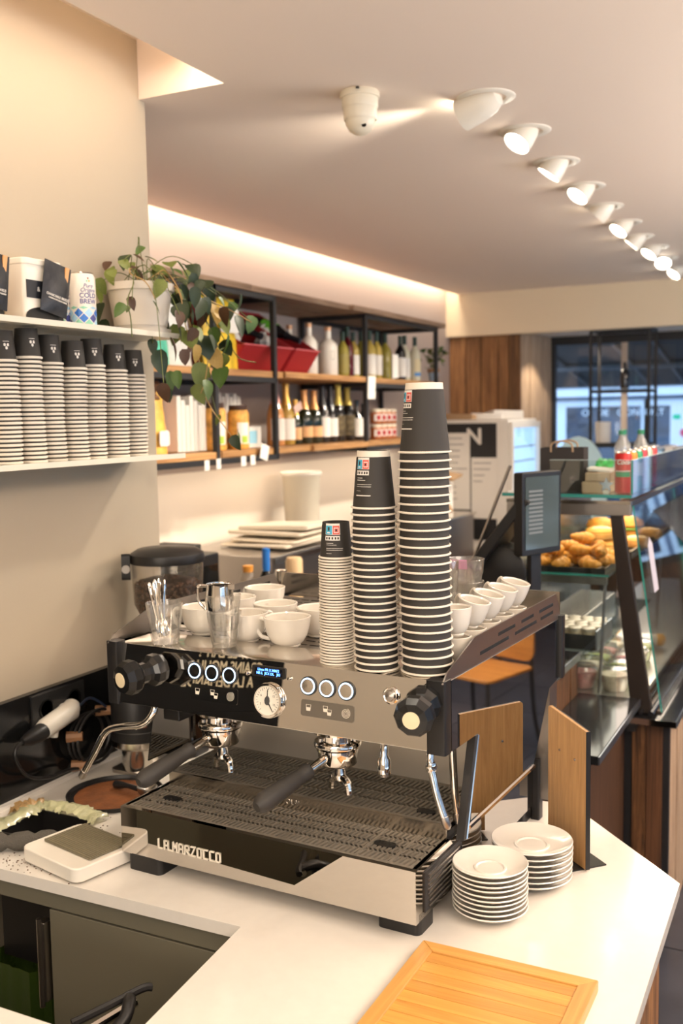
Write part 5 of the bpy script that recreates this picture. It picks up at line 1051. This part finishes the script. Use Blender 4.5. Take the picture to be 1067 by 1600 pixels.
cdm = thing('customer_display', 'upright black framed customer screen in front of the pastry case', 'screen', (-.926, 3.14, 1.40), math.radians(67))
B().prism(rr(.20, .27, .008, cx=.10, cy=.135), -.0, .036, 'y').put('housing', BLACKPL, cdm, bev=.003)
B().prism(rr(.17, .235, .003, cx=.10, cy=.137), -.002, -.0002, 'y').put('screen_glass', M('screen_glass', (.07, .09, .09), .06, emit=.01, ecol=(.4, .6, .65)), cdm)
for k in range(11): box(.03, .10, -.0032, -.0022, .07 + .0135 * k, .0765 + .0135 * k).put('screen_line', M('screen_grey', (.20, .215, .215), .3), cdm)
box(.06, .11, .012, .03, -.40, .01).put('post', BLACKPL, cdm)

# ------------------------------------------------------------------ pastry case
PC = thing('pastry_case', 'glass pastry display case with slanted black frame and wood clad base', 'display case', (0, 0, 0))
CY0, CY1 = 3.6, 6.4
box(-1.20, -.565, CY0 + .03, CY1, 0, .80).put('base', WOODDK, PC)
for (x0, x1, m) in ((-.66, -.612, WOODMID), (-.610, -.555, WOODEND2)): box(x0, x1, CY0, CY0 + .028, 0, .765).put('plank', m, PC, bev=.002)
box(-.688, -.662, CY0 + .005, CY0 + .03, 0, .80).put('black_trim', BLACKMET, PC); box(-.554, -.532, CY0 + .002, CY0 + .03, 0, .765).put('black_trim', BLACKMET, PC)
for i in range(14):
    y0 = CY0 + .03 + i * .197; box(-.564, -.538 + .003 * (i % 2), y0 + .003, y0 + .194, 0, .765).put('plank', WOODPALE, PC, bev=.002)
box(-.665, -.505, CY0 - .05, CY1, .768, .792).put('ledge', SLAB, PC, bev=.002); box(-.505, -.501, CY0 - .05, CY1, .769, .791).put('edge_strip', BLUEDGE, PC); box(-.66, -.502, CY0 - .054, CY0 - .05, .769, .791).put('edge_strip', CHROME, PC)
for x, r in ((-.59, .010), (-.625, .007)): B().tube([(x, CY0 - .04, .806), (x, CY1, .806)], r, 8).put('rail', SLAB, PC)
box(-.668, -.640, CY0 - .06, CY0 + .1, .742, .768).put('rail_bracket', BLACKMET, PC)
FRM = M('black_brown_frame', (.030, .022, .018), .3)
for y in (CY0, 4.95, CY1 - .03): B().prism([(-.745, 1.505), (-.703, 1.505), (-.592, .795), (-.665, .795)], y, y + .03, 'y').put('slanted_post', FRM, PC, bev=.003)
for y in (CY0, CY1 - .03): box(-1.12, -1.09, y, y + .03, .80, 1.50).put('rear_post', FRM, PC)
box(-1.12, -.672, CY0 - .004, CY0 + .03, 1.495, 1.545).put('end_beam', STEELD, PC, bev=.002); box(-1.12, -.672, CY0 - .008, CY0 - .004, 1.535, 1.548).put('beam_trim', STEEL, PC)
box(-.72, -.672, CY0 + .03, CY1, 1.515, 1.545).put('front_beam', FRM, PC); box(-1.12, -1.09, CY0 + .03, CY1, 1.50, 1.545).put('rear_beam', FRM, PC)
box(-1.135, -.668, CY0 - .01, CY1, 1.558, 1.570).put('top_glass', PANEG, PC); box(-1.135, -.668, CY0 - .012, CY0 - .0101, 1.558, 1.570).put('glass_edge', GEDGE, PC)
box(-1.09, -.72, CY0 + .008, CY0 + .014, .84, 1.495).put('end_glass', PANEG, PC)
for (ya, yb) in ((CY0, 4.5), (4.51, 5.4), (5.41, CY1)):
    g = B().prism([(-.668, 1.532), (-.662, 1.532), (-.556, .806), (-.562, .806)], ya, yb, 'y').put('front_pane', PANEG, PC)
    B().prism([(-.668, 1.532), (-.662, 1.532), (-.556, .806), (-.562, .806)], ya - .002, ya - .0001, 'y').put('pane_edge', GEDGE, g)
fl_ = B().prism([(-.665, 1.49), (-.660, 1.49), (-.500, 1.325), (-.505, 1.325)], 3.95, 5.5, 'y').put('raised_flap_pane', glassmat('flap_glass', (.9, .95, 1), k=.9, base=.12, p=2.5), PC); B().prism([(-.505, 1.325), (-.498, 1.325), (-.498, 1.318), (-.505, 1.318)], 3.95, 5.5, 'y').put('flap_edge', BLACKMET, fl_)
box(-.960, -.672, CY0, CY0 + .006, 1.571, 1.690).put('guard_pane', PANEG, PC); box(-.96, -.672, CY0, CY0 + .006, 1.690, 1.6915).put('guard_edge', M('pale_glass_edge', (.6, .75, .75), .2), PC)
g = box(-.674, -.668, CY0 + .008, CY1, 1.571, 1.690).put('guard_pane', PANEG, PC); box(-.675, -.667, CY0 + .0065, CY0 + .008, 1.571, 1.69).put('guard_edge', GEDGE, PC); box(-.674, -.668, CY0, CY1, 1.690, 1.6915).put('guard_edge', M('pale_glass_edge', (.6, .75, .75), .2), PC)
box(-1.09, -.64, CY0 + .03, CY1, .815, .835).put('deck', M('pale_steel_deck', (.55, .53, .5), .3, .8), PC)
box(-1.10, -.755, CY0 + .04, CY1 - .05, 1.268, 1.276).put('glass_shelf', PANEG, PC); box(-1.10, -.755, CY0 + .0385, CY0 + .0399, 1.268, 1.276).put('glass_edge', GEDGE, PC); box(-1.10, -.76, CY0 + .03, CY0 + .05, 1.240, 1.266).put('shelf_bar', STEELD, PC)
box(-1.09, -.79, CY0 + .04, 4.75, .988, .996).put('glass_shelf', PANEG, PC)
for y in (CY0 + .06, 4.9): B().tube([(-.79, y, .83), (-.77, y, 1.27)], .006, 8).put('shelf_pin', STEELD, PC)
box(-1.125, -1.115, CY0 + .05, 4.95, .84, 1.49).put('rear_door', M('smoked_rear_door', (.06, .06, .06), .25), PC)
# price card hanging on the slanted glass
pk = thing('price_tablet', 'lilac grey card hanging on the slanted front glass', 'card', (-.655, 3.80, 1.30), 0)
B().prism([(-.045, -.10), (.045, -.10), (.045, .07), (.0, .10), (-.045, .075)], 0, .003, 'x').xf(Matrix.Rotation(math.radians(-8.3), 4, 'Y')).put('card', M('lilac_grey_card', (.52, .50, .58), .5), pk, loc=(.024, 0, 0))
# trays and pastries
BTR = M('black_tray', (.02, .02, .02), .3)
for i, (y0, y1) in enumerate(((3.645, 4.12), (4.14, 4.62), (4.64, 5.12))):
    t = thing('pastry_tray', f'black pastry tray on the glass shelf, {("nearest", "middle", "farthest")[i]} of three', 'tray', (-.94, (y0 + y1) / 2, 1.277), 0, 'pastry trays'); h = (y1 - y0) / 2
    box(-.14, .17, -h, h, 0, .004).put('base', BTR, t); b = B().box(-.14, .17, -h, -h + .006, .004, .02).box(-.14, .17, h - .006, h, .004, .02).box(-.14, -.134, -h, h, .004, .02).box(.164, .17, -h, h, .004, .02); b.put('rim', BTR, t)
CRU = M('golden_crust', (.60, .25, .035), .45, noise=.45, nscale=28, bump=.5, bscale=90); CRU2 = M('pale_crust', (.62, .30, .06), .45, noise=.4, nscale=20, bump=.4, bscale=80)
def croissantmesh():
    b = B(); pts = []; rs = []; n = 33
    for k in range(n):
        t = k / (n - 1) * 2 - 1; a = t * 1.15; R = .050
        pts.append((R * math.sin(a), R * (1 - math.cos(a)) * 1.0, .0)); seg = (t + 1) * 3.5; saw = 1 - .26 * (seg % 1 if t < 0 else 1 - seg % 1)
        rs.append(max(.004, (.027) * (1 - abs(t) ** 1.9) ** .75 * saw + .003))
    b.tube(pts, rs, 14); b.v = [(x, y, z * .85) for x, y, z in b.v]; return b.mesh('croissant', ang=60)
CM_ = croissantmesh(); CM_.materials.append(CRU)
CR = [(-1.03,3.70,1.305,.4,0),(-.935,3.69,1.305,1.5,0),(-.845,3.70,1.305,-.7,0),(-.795,3.80,1.305,1.1,0),(-1.01,3.81,1.305,2.2,0),(-.905,3.81,1.305,-.2,0),(-.98,3.755,1.345,1.0,.25),(-.89,3.755,1.345,-.4,-.2),(-.815,3.75,1.345,2.3,.2),(-.94,3.85,1.347,.3,.15),(-.84,3.87,1.347,1.7,-.15),(-1.02,3.92,1.306,.7,0),(-.92,3.93,1.306,1.9,0),(-.82,3.95,1.306,-.3,0),(-.88,3.81,1.385,.9,.2)]
for k, (x, y, z, a, r) in enumerate(CR):
    o = link('croissant', CM_, None, (x, y, z), (r, r * .5, a)); tag(o, f'golden croissant, {ORD[k]} counted from the near edge of the pile on the nearest tray', 'croissant', 'croissants on the nearest tray')
def pie(x, y, z, lab, s=1.):
    t = thing('puff_pastry', lab, 'pastry', (x, y, z), 0, 'puff pastries behind the croissants'); rnd = random.Random(int(y * 99))
    prof = [(.055, 0), (.062, .004), (.060, .009), (.064, .012), (.061, .017), (.065, .021), (.061, .027), (.064, .032), (.060, .038), (.054, .044), (.03, .050), (0, .051)]
    b = B().lathe([(r * s, h * s) for r, h in prof], 26); b.v = [(x_ * (1 + .05 * math.sin(3 * math.atan2(y_, x_))), y_, z_) for x_, y_, z_ in b.v]; b.put('crust', CRU2, t)
    B().lathe([(.050 * s, .0465 * s), (.03 * s, .0525 * s), (0, .054 * s)], 20).put('glaze', M('amber_glaze', (.66, .32, .07), .15), t)
pie(-1.01, 4.08, 1.282, 'round layered puff pastry left behind the croissants', 1.0); pie(-.895, 4.22, 1.282, 'round layered puff pastry right behind the croissants', 1.0); pie(-.91, 4.21, 1.337, 'puff pastry lying on top of another at the right', .95); pie(-1.0, 4.10, 1.34, 'puff pastry lying on top of another at the left', .9) if False else None
pie(-.80, 4.42, 1.282, 'puff pastry at the right edge of the middle tray', .9); pie(-.80, 4.62 + .12, 1.282, 'puff pastry on the farthest tray at right', .9)
def bun(x, y, z, lab):
    t = thing('filled_bun', lab, 'sandwich', (x, y, z), .2, 'filled buns at the back of the shelf')
    B().lathe([(.05, 0), (.062, .008), (.062, .024), (.05, .03), (0, .03)], 24).put('bottom_bun', CRU2, t); B().lathe([(.055, .031), (.068, .034), (.066, .041), (0, .042)], 20).put('lettuce', M('lettuce_green', (.20, .36, .04), .5), t)
    B().lathe([(.058, .043), (.065, .052), (.055, .075), (.03, .088), (0, .091)], 24).put('top_bun', CRU, t)
bun(-1.02, 4.72, 1.282, 'filled bun with lettuce, left one at the back of the shelf'); bun(-.90, 4.80, 1.282, 'filled bun with lettuce, right one at the back of the shelf'); bun(-.96, 4.93, 1.282, 'filled bun with lettuce, farthest one at the back of the shelf')
# jars on the middle shelf
jt = thing('jar_tray', 'dark tray with steel end holding small lidded jars in the case', 'tray', (-.90, 3.77, .997))
box(-.105, .10, -.13, .13, 0, .004).put('base', BTR, jt); B().box(-.105, .10, -.134, -.13, 0, .055).box(-.105, .10, .13, .134, 0, .055).box(-.109, -.105, -.134, .134, 0, .055).put('rim', BTR, jt); box(.10, .105, -.134, .134, 0, .07).put('end_plate', BLUEDGE, jt)
k = 0
for i in range(5):
    for j in range(4):
        t = thing('lidded_jar', f'small glass jar with cream lid, {ORD[k]} counted from the front left of the dark tray', 'jar', (-.978 + j * .050 + .012 * (i % 2) - .004, 3.672 + i * .049, 1.002), 0, 'small jars in the display case'); k += 1
        B().lathe([(.019, 0), (.022, .004), (.022, .058)], 16).put('jar_body', M('cream_filling', (.60, .48, .32), .3), t); B().lathe([(.0225, .056), (.0245, .058), (.0245, .068), (.022, .070), (0, .070)], 20).put('lid', M('cream_metal_lid', (.52, .44, .34), .3, .3), t)
lt = thing('ribbed_tray', 'ribbed steel tray lying behind the small jars', 'tray', (-1.005, 4.22, .997)); box(-.075, .085, -.26, .36, 0, .05).put('base', STEELD, lt)
for k in range(11): box(-.07 + k * .0142, -.062 + k * .0142, -.255, .355, .05, .056).put('rib', STEEL, lt)
CLP = M('clear_bowl_plastic', (.80, .78, .76), .08, trans=.6)
SAL = [M('pink_salad', (.55, .22, .20), .5, noise=.6, nscale=30), M('cream_salad', (.70, .60, .46), .5, noise=.4, nscale=30), M('green_salad', (.36, .40, .12), .5, noise=.7, nscale=25)]
k = 0
for i in range(5):
    for j in range(2):
        x = -.865 + j * .118; y = 3.72 + i * .125
        t = thing('salad_bowl', f'clear lidded salad bowl, {("left", "right")[j]} one in the {ORD[i]} row from the end glass', 'bowl', (x, y, .836), 0, 'salad bowls on the case floor'); k += 1
        B().lathe([(.036, 0), (.040, .004), (.052, .060), (.0515, .061), (0, .055)], 28).put('filling', SAL[(i + j) % 3], t)
        B().lathe([(.038, -.0005), (.042, .003), (.054, .064), (.058, .066), (.058, .070), (.054, .070), (.048, .084), (0, .088)], 28).put('lidded_bowl', TUMB, t)
for k, (x, y, a) in enumerate(((-.90, 4.40, .5), (-.83, 4.42, .7), (-.77, 4.46, .4), (-.88, 4.52, .6))):
    t = thing('wrapped_sandwich', f'wrapped baguette sandwich, {ORD[k]} from the left behind the salad bowls', 'sandwich', (x, y, .864), a, 'baguette sandwiches'); B().tube([(-.09, 0, 0), (-.08, 0, .004), (.08, 0, .004), (.09, 0, 0)], [.012, .027, .027, .012], 12).put('bread', CRU2, t); B().tube([(-.05, 0, .004), (.05, 0, .004)], .0285, 12).put('paper_sleeve', PAPER, t)
# on top of the case
ZT = 1.5705
pbg = thing('paper_bag', 'black paper carrier bag with rope handles on the case top', 'bag', (-.945, 3.75, ZT), .06); BPB = M('black_kraft_bag', (.030, .025, .024), .6)
b = B().prism([(-.08, -.05), (.08, -.05), (.08, .05), (-.08, .05)], 0, .16); b.f = b.f[:1] + b.f[2:]; b.put('bag_body', BPB, pbg); B().prism([(-.0765, -.0465), (.0765, -.0465), (.0765, .0465), (-.0765, .0465)], .01, .012).put('bag_bottom', BPB, pbg)
for y in (-.051, .051): B().tube(smoothpts([(-.04, y, .145), (-.035, y * 1.1, .175), (0, y * 1.2, .185), (.035, y * 1.1, .175), (.04, y, .145)], 6), .0035, 6).put('rope_handle', M('tan_rope', (.45, .32, .2), .8), pbg)
for k in range(2):
    o = B().prism(rr(.10 - .01 * k, .16, .006), 0, .04 - .008 * k).put('kraft_tray_stack', M('pale_kraft_card', (.58, .42, .28), .8), None, (-.805, 3.72, ZT + .041 * k), (0, 0, .1 * k), .004); tag(o, f'pale kraft carton, {("lower", "upper")[k]} one between black bag and red can', 'box', 'kraft cartons on the case')
o = B().prism(rr(.09, .15, .02), 0, .010).put('paper_sheet', PAPER, None, (-.805, 3.73, ZT + .075), (0, .1, .1), .003); tag(o, 'white paper sheet resting on the pale kraft cartons', 'paper')
o = thing('silver_star', 'small silver star ornament in front of the kraft cartons', 'ornament', (-.765, 3.635, ZT)); st = [((.028 if k % 2 == 0 else .012) * math.sin(k * PI / 5), .03 + (.028 if k % 2 == 0 else .012) * math.cos(k * PI / 5)) for k in range(10)]; B().prism(st, -.002, .002, 'y').put('star', M('silver_card', (.6, .66, .78), .25, .6), o); box(-.01, .01, -.008, .008, 0, .012).put('foot', PAPER, o)
CANC = [('red soda can with white script standing at the near end', (.55, .02, .02)), ('orange soda can behind the red can', (.72, .24, .03)), ('green and white soda can third in the row', (.02, .28, .12)), ('dark red soda can fourth in the row', (.42, .03, .05)), ('pale green soda can fifth in the row', (.40, .55, .42)), ('bright red soda can last in the row', (.60, .04, .04))]
for k, (lab, c) in enumerate(CANC):
    t = thing('soda_can', lab, 'can', (-.708 - .002 * k, 3.645 + .118 * k, ZT), 0, 'soda cans in a row on the case')
    B().lathe([(.022, 0), (.029, .006), (.029, .134), (.0245, .143), (.024, .145), (.022, .143), (0, .141)], 32).put('body', M('can_paint_%d' % k, c, .3, .2), t); B().lathe([(.0243, .1425), (.0255, .144), (.0243, .1465), (.0232, .144)], 28, cap=False).put('rim', STEEL, t)
    if k == 0:
        text('Coca-Cola', .0225, M('can_white', (.85, .82, .78), .4), t, (0, 0, .112), (0, 0, 1.0), .0002, bend=.0292, shear=.35, bold=.0006)
        conepatch(.029, 0, .029, 1, -.9, 1.1, .06, .078, .0005, 10).put('green_band', M('can_green', (.05, .30, .14), .4), t)
        conepatch(.029, 0, .029, 1, -.9, 1.1, .079, .082, .0005, 10).put('white_band', M('can_white', (.85, .82, .78), .4), t)
    if k == 2: conepatch(.029, 0, .029, 1, -1.6, 1.6, .05, .10, .0005, 14).put('white_band', M('can_white', (.85, .82, .78), .4), t)
for k, (x, y) in enumerate(((-.90, 4.60), (-.84, 4.72), (-.93, 4.78))):
    t = thing('water_bottle', f'clear plastic water bottle with green cap, {("left", "right", "rear")[k]} one behind the cans', 'bottle', (x, y, ZT), 0, 'water bottles on the case')
    B().lathe([(.03, 0), (.034, .006), (.034, .10), (.031, .105), (.034, .11), (.033, .135), (.014, .175), (.013, .19)], 24).put('bottle_body', M('clear_pet', (.78, .80, .80), .06, trans=.75), t); B().lathe([(.0155, .186), (.0155, .206), (0, .207)], 16).put('cap', M('bottle_cap_green', (.03, .25, .12), .4), t)
gb_ = B()
for k in range(6): gb_.lathe([(0, -.022), (.016, -.01), (.02, 0), (.016, .012), (0, .022)], 10, Matrix.Translation((-1.0 + .022 * (k % 3), 4.60 + .02 * (k // 3), ZT + .045 + .016 * (k % 2))) @ Matrix.Rotation(k, 4, 'X'))
gbt = thing('green_bow_box', 'white box topped with bright green bows behind the black bag', 'box', (0, 0, 0)); box(-1.04, -.92, 4.54, 4.68, ZT, ZT + .04).put('box_body', PAPER, gbt, bev=.002); gb_.put('green_bow', M('bright_green_ribbon', (.02, .62, .10), .4), gbt)
gj = thing('glass_jar', 'wide glass jar with steel lid on the far part of the case', 'jar', (-.875, 5.15, ZT)); B().lathe([(.065, 0), (.07, .01), (.07, .085)], 28).put('jar_body', CLP, gj); B().lathe([(.074, .084), (.076, .09), (.074, .108), (0, .112)], 28).put('lid', STEEL, gj)
k = 0
for i in range(3):
    for j in range(5):
        t = thing('plastic_cup', f'clear plastic cup upside down, {ORD[j]} in the {("left", "middle", "right")[i]} row on the far case top', 'cup', (-.95 + .095 * i, 5.34 + .095 * j, ZT), 0, 'clear plastic cups on the case'); B().lathe([(.042, 0), (.044, .002), (.041, .005), (.031, .105), (0, .107)], 20).put('cup_body', CLP, t)
ch = thing('pale_blue_chair', 'pale blue rounded chair back near the end window', 'chair', (-1.80, 7.56, 0), .2)
B().prism([(.21 * math.cos(t) * (1.0), 1.32 + .36 * math.sin(t) if math.sin(t) > 0 else 1.32 - .30) for t in [PI * k_ / 14 for k_ in range(15)]], -.012, .012, 'y').put('backrest', M('pale_aqua_plastic', (.52, .68, .66), .4), ch, bev=.004)
for x in (-.18, .18):
    for y in (0, .34): B().tube([(x, y, 0), (x * .9, y * .9 + .02, 1.05)], .014, 8).put('leg', BLACKMET, ch)
box(-.21, .21, -.01, .40, 1.02, 1.05).put('seat', M('pale_aqua_plastic', (.52, .68, .66), .4), ch, bev=.006)

# ------------------------------------------------------------------ window display frame
wf = thing('window_frame_rack', 'black steel box frame hanging in front of the end window', 'rack', (0, 0, 0)); q = .022
XA, XB, YA, YB, ZA, ZD = -1.765, -1.335, 7.80, 8.10, 1.60, 2.485
for x in (XA, XB):
    for y in (YA, YB): box(x - q / 2, x + q / 2, y - q / 2, y + q / 2, ZA, ZD).put('frame_post', BLACKMET, wf)
for z in (ZA, 2.015, ZD - q / 2):
    for y in (YA, YB): box(XA, XB, y - q / 2, y + q / 2, z - q / 2, z + q / 2).put('frame_rail', BLACKMET, wf)
    for x in (XA, XB): box(x - q / 2, x + q / 2, YA, YB, z - q / 2, z + q / 2).put('frame_rail', BLACKMET, wf)
box(XA, XB, YA, YB, 2.026, 2.034).put('glass_shelf', PANE, wf); box(XA, XB, YA, YB, ZA + .011, ZA + .022).put('bottom_shelf', BLACKMET, wf)
bottle(7.95, -1.54, 2.035, .20, .034, GBK, FB, None, 'single dark bottle on the upper shelf of the window rack', None, sh='wine')
o = B().lathe([(.055, 0), (.06, .16), (.057, .16), (.053, .006), (0, .006)], 28).put('white_pot', PAPER, None, (-1.70, 7.95, ZA + .023)); tag(o, 'plain white pot on the bottom shelf of the window rack', 'pot')
struct(box(-1.695, -1.645, 8.60, 8.62, .88, 2.43).put('trim_4', M('beige_mullion', (.50, .40, .32), .6)))

# ------------------------------------------------------------------ ceiling fittings
SPW = M('white_lamp_metal', (.78, .72, .62), .4); LENS = M('lit_lamp_lens', (1, .93, .82), .4, emit=16, ecol=(1, .90, .74))
def spot(i, x, y, axis, power, size=70):
    t = thing('ceiling_spot', f'white adjustable recessed ceiling spotlight, {ORD[i]} of the row counted from the front', 'light', (x, y, ZC), 0, 'row of ceiling spotlights')
    B().lathe([(.060, .006), (.060, -.004), (.082, -.006), (.088, -.002), (.088, .0)], 36, cap=False).put('trim_ring', SPW, t); B().lathe([(.060, .004), (0, .006)], 32, cap=False).put('recess', M('lamp_recess', (.30, .26, .22), .6), t)
    a = Vector(axis).normalized(); qn = a.to_track_quat('Z', 'Y').to_matrix().to_4x4(); piv = Vector((0, 0, -.004 if i else -.012))
    mt = Matrix.Translation(piv) @ qn @ Matrix.Diagonal((.86, .86, 1, 1)); L = .052 if i else .085
    prof = [(0, -.045), (.035, -.040), (.050, -.015), (.0555, .02), (.0565, L), (.053, L), (.052, L - .008)]
    B().lathe(prof, 32, mt, cap=False).put('lamp_head', SPW, t); B().lathe([(.052, L - .008), (0, L - .007)], 28, mt, cap=False).put('lens', LENS, t)
    l = bpy.data.lights.new('spot_lamp', 'SPOT'); l.energy = power; l.color = (1, .88, .72); l.spot_size = math.radians(size); l.spot_blend = .5; l.shadow_soft_size = .045
    o = bpy.data.objects.new('spot_lamp', l); COL.objects.link(o); o.location = Vector((x, y, ZC)) + piv + a * (L + .002); o.rotation_euler = (-a).to_track_quat('Z', 'Y').to_euler()
AX_ = [(-.90, .12, -.30), (-.30, -.38, -.62), (-.42, -.10, -.62), (-.36, -.36, -.60), (-.50, .02, -.50), (-.38, -.32, -.60), (-.48, -.05, -.55), (-.38, -.30, -.60), (.05, -.55, -.60), (-.40, -.35, -.60)]
for i, (x, y) in enumerate(((-.993, 2.99), (-.995, 3.40), (-1.01, 3.87), (-1.015, 4.34), (-1.03, 4.80), (-1.03, 5.26), (-1.045, 5.71), (-1.03, 6.12), (-1.045, 6.57), (-1.04, 7.12))): spot(i, x, y, AX_[i], 42)
for j, (x, y) in enumerate(((-.75, .55), (-.30, 1.35), (-.95, 1.75))):                               # same fittings over the worktop, outside the view
    spot(10 + j, x, y, ((-.25, .35, -1), (-.25, .1, -1), (-.15, .1, -1))[j], (7, 3, 5)[j], 80)
sm = thing('dome_camera', 'cream dome security camera on the ceiling left of the spotlights', 'camera', (-1.30, 2.76, ZC)); CRP = M('cream_plastic_dome', (.72, .64, .50), .35)
B().lathe([(.055, 0), (.058, -.004), (.058, -.018), (.055, -.020)], 36).put('base', CRP, sm); B().lathe([(.053, -.020), (.0535, -.045), (.052, -.048)], 36, cap=False).put('housing', CRP, sm); B().lathe([(.051, -.047), (.0475, -.078), (.0465, -.080)], 36, cap=False).put('turning_ring', CRP, sm)
B().lathe([(.0445, -.078), (.042, -.094), (.032, -.110), (.017, -.120), (0, -.123)], 32, cap=False).put('dome', CRP, sm); box(-.004, .004, -.006, .004, -.004, .001).put('screw_mark', BLACKPL, sm, loc=(.02, -.055, -.004)); B().prism(circ(.007, 12), 0, .003).put('lens_window', BLACKGL, sm, loc=(.025, -.028, -.104), rot=(.9, .5, 0))
dl = thing('bay_downlight', 'small round downlight in the lower ceiling by the window', 'light', (-1.93, 7.97, 2.5)); B().lathe([(.05, .0), (.065, -.003), (.068, 0)], 28, cap=False).put('trim_ring', SPW, dl); B().lathe([(.05, -.001), (0, -.0015)], 24, cap=False).put('lens', LENS, dl)
l = bpy.data.lights.new('downlight_lamp', 'SPOT'); l.energy = 25; l.color = (1, .85, .66); l.spot_size = 2; l.shadow_soft_size = .05; o = bpy.data.objects.new('downlight_lamp', l); COL.objects.link(o); o.location = (-1.93, 7.97, 2.48)

# ------------------------------------------------------------------ cafe chair on the shop floor, mirrored in the machine side
CHW = wood('orange_chair_ply', (.30, .12, .025), (.46, .21, .05), 'x', .35, 1., .1)
for k, (x, y, rz, lab) in enumerate(((.86, 5.1, .2, 'orange plywood chair with black legs, mirrored in the machine side'), (1.75, 7.0, -.3, 'farther orange plywood chair, faintly mirrored in the machine side'))):
    t = thing('cafe_chair', lab, 'chair', (x, y, 0), rz, 'plywood chairs on the shop floor')
    B().prism(rr(.46, .44, .05), .45, .468).put('seat', CHW, t, bev=.004); B().prism(rr(.46, .46, .06, cx=0, cy=.72), .20, .216, 'y').put('backrest', CHW, t, bev=.004)
    for sx in (-.2, .2):
        B().tube(smoothpts([(sx, -.19, .45), (sx * 1.05, -.21, .2), (sx * 1.1, -.24, 0)], 5), .012, 8).put('leg', BLACKMET, t)
        B().tube(smoothpts([(sx, .24, .93), (sx, .225, .5), (sx * 1.05, .24, .2), (sx * 1.1, .29, 0)], 5), .012, 8).put('leg', BLACKMET, t)
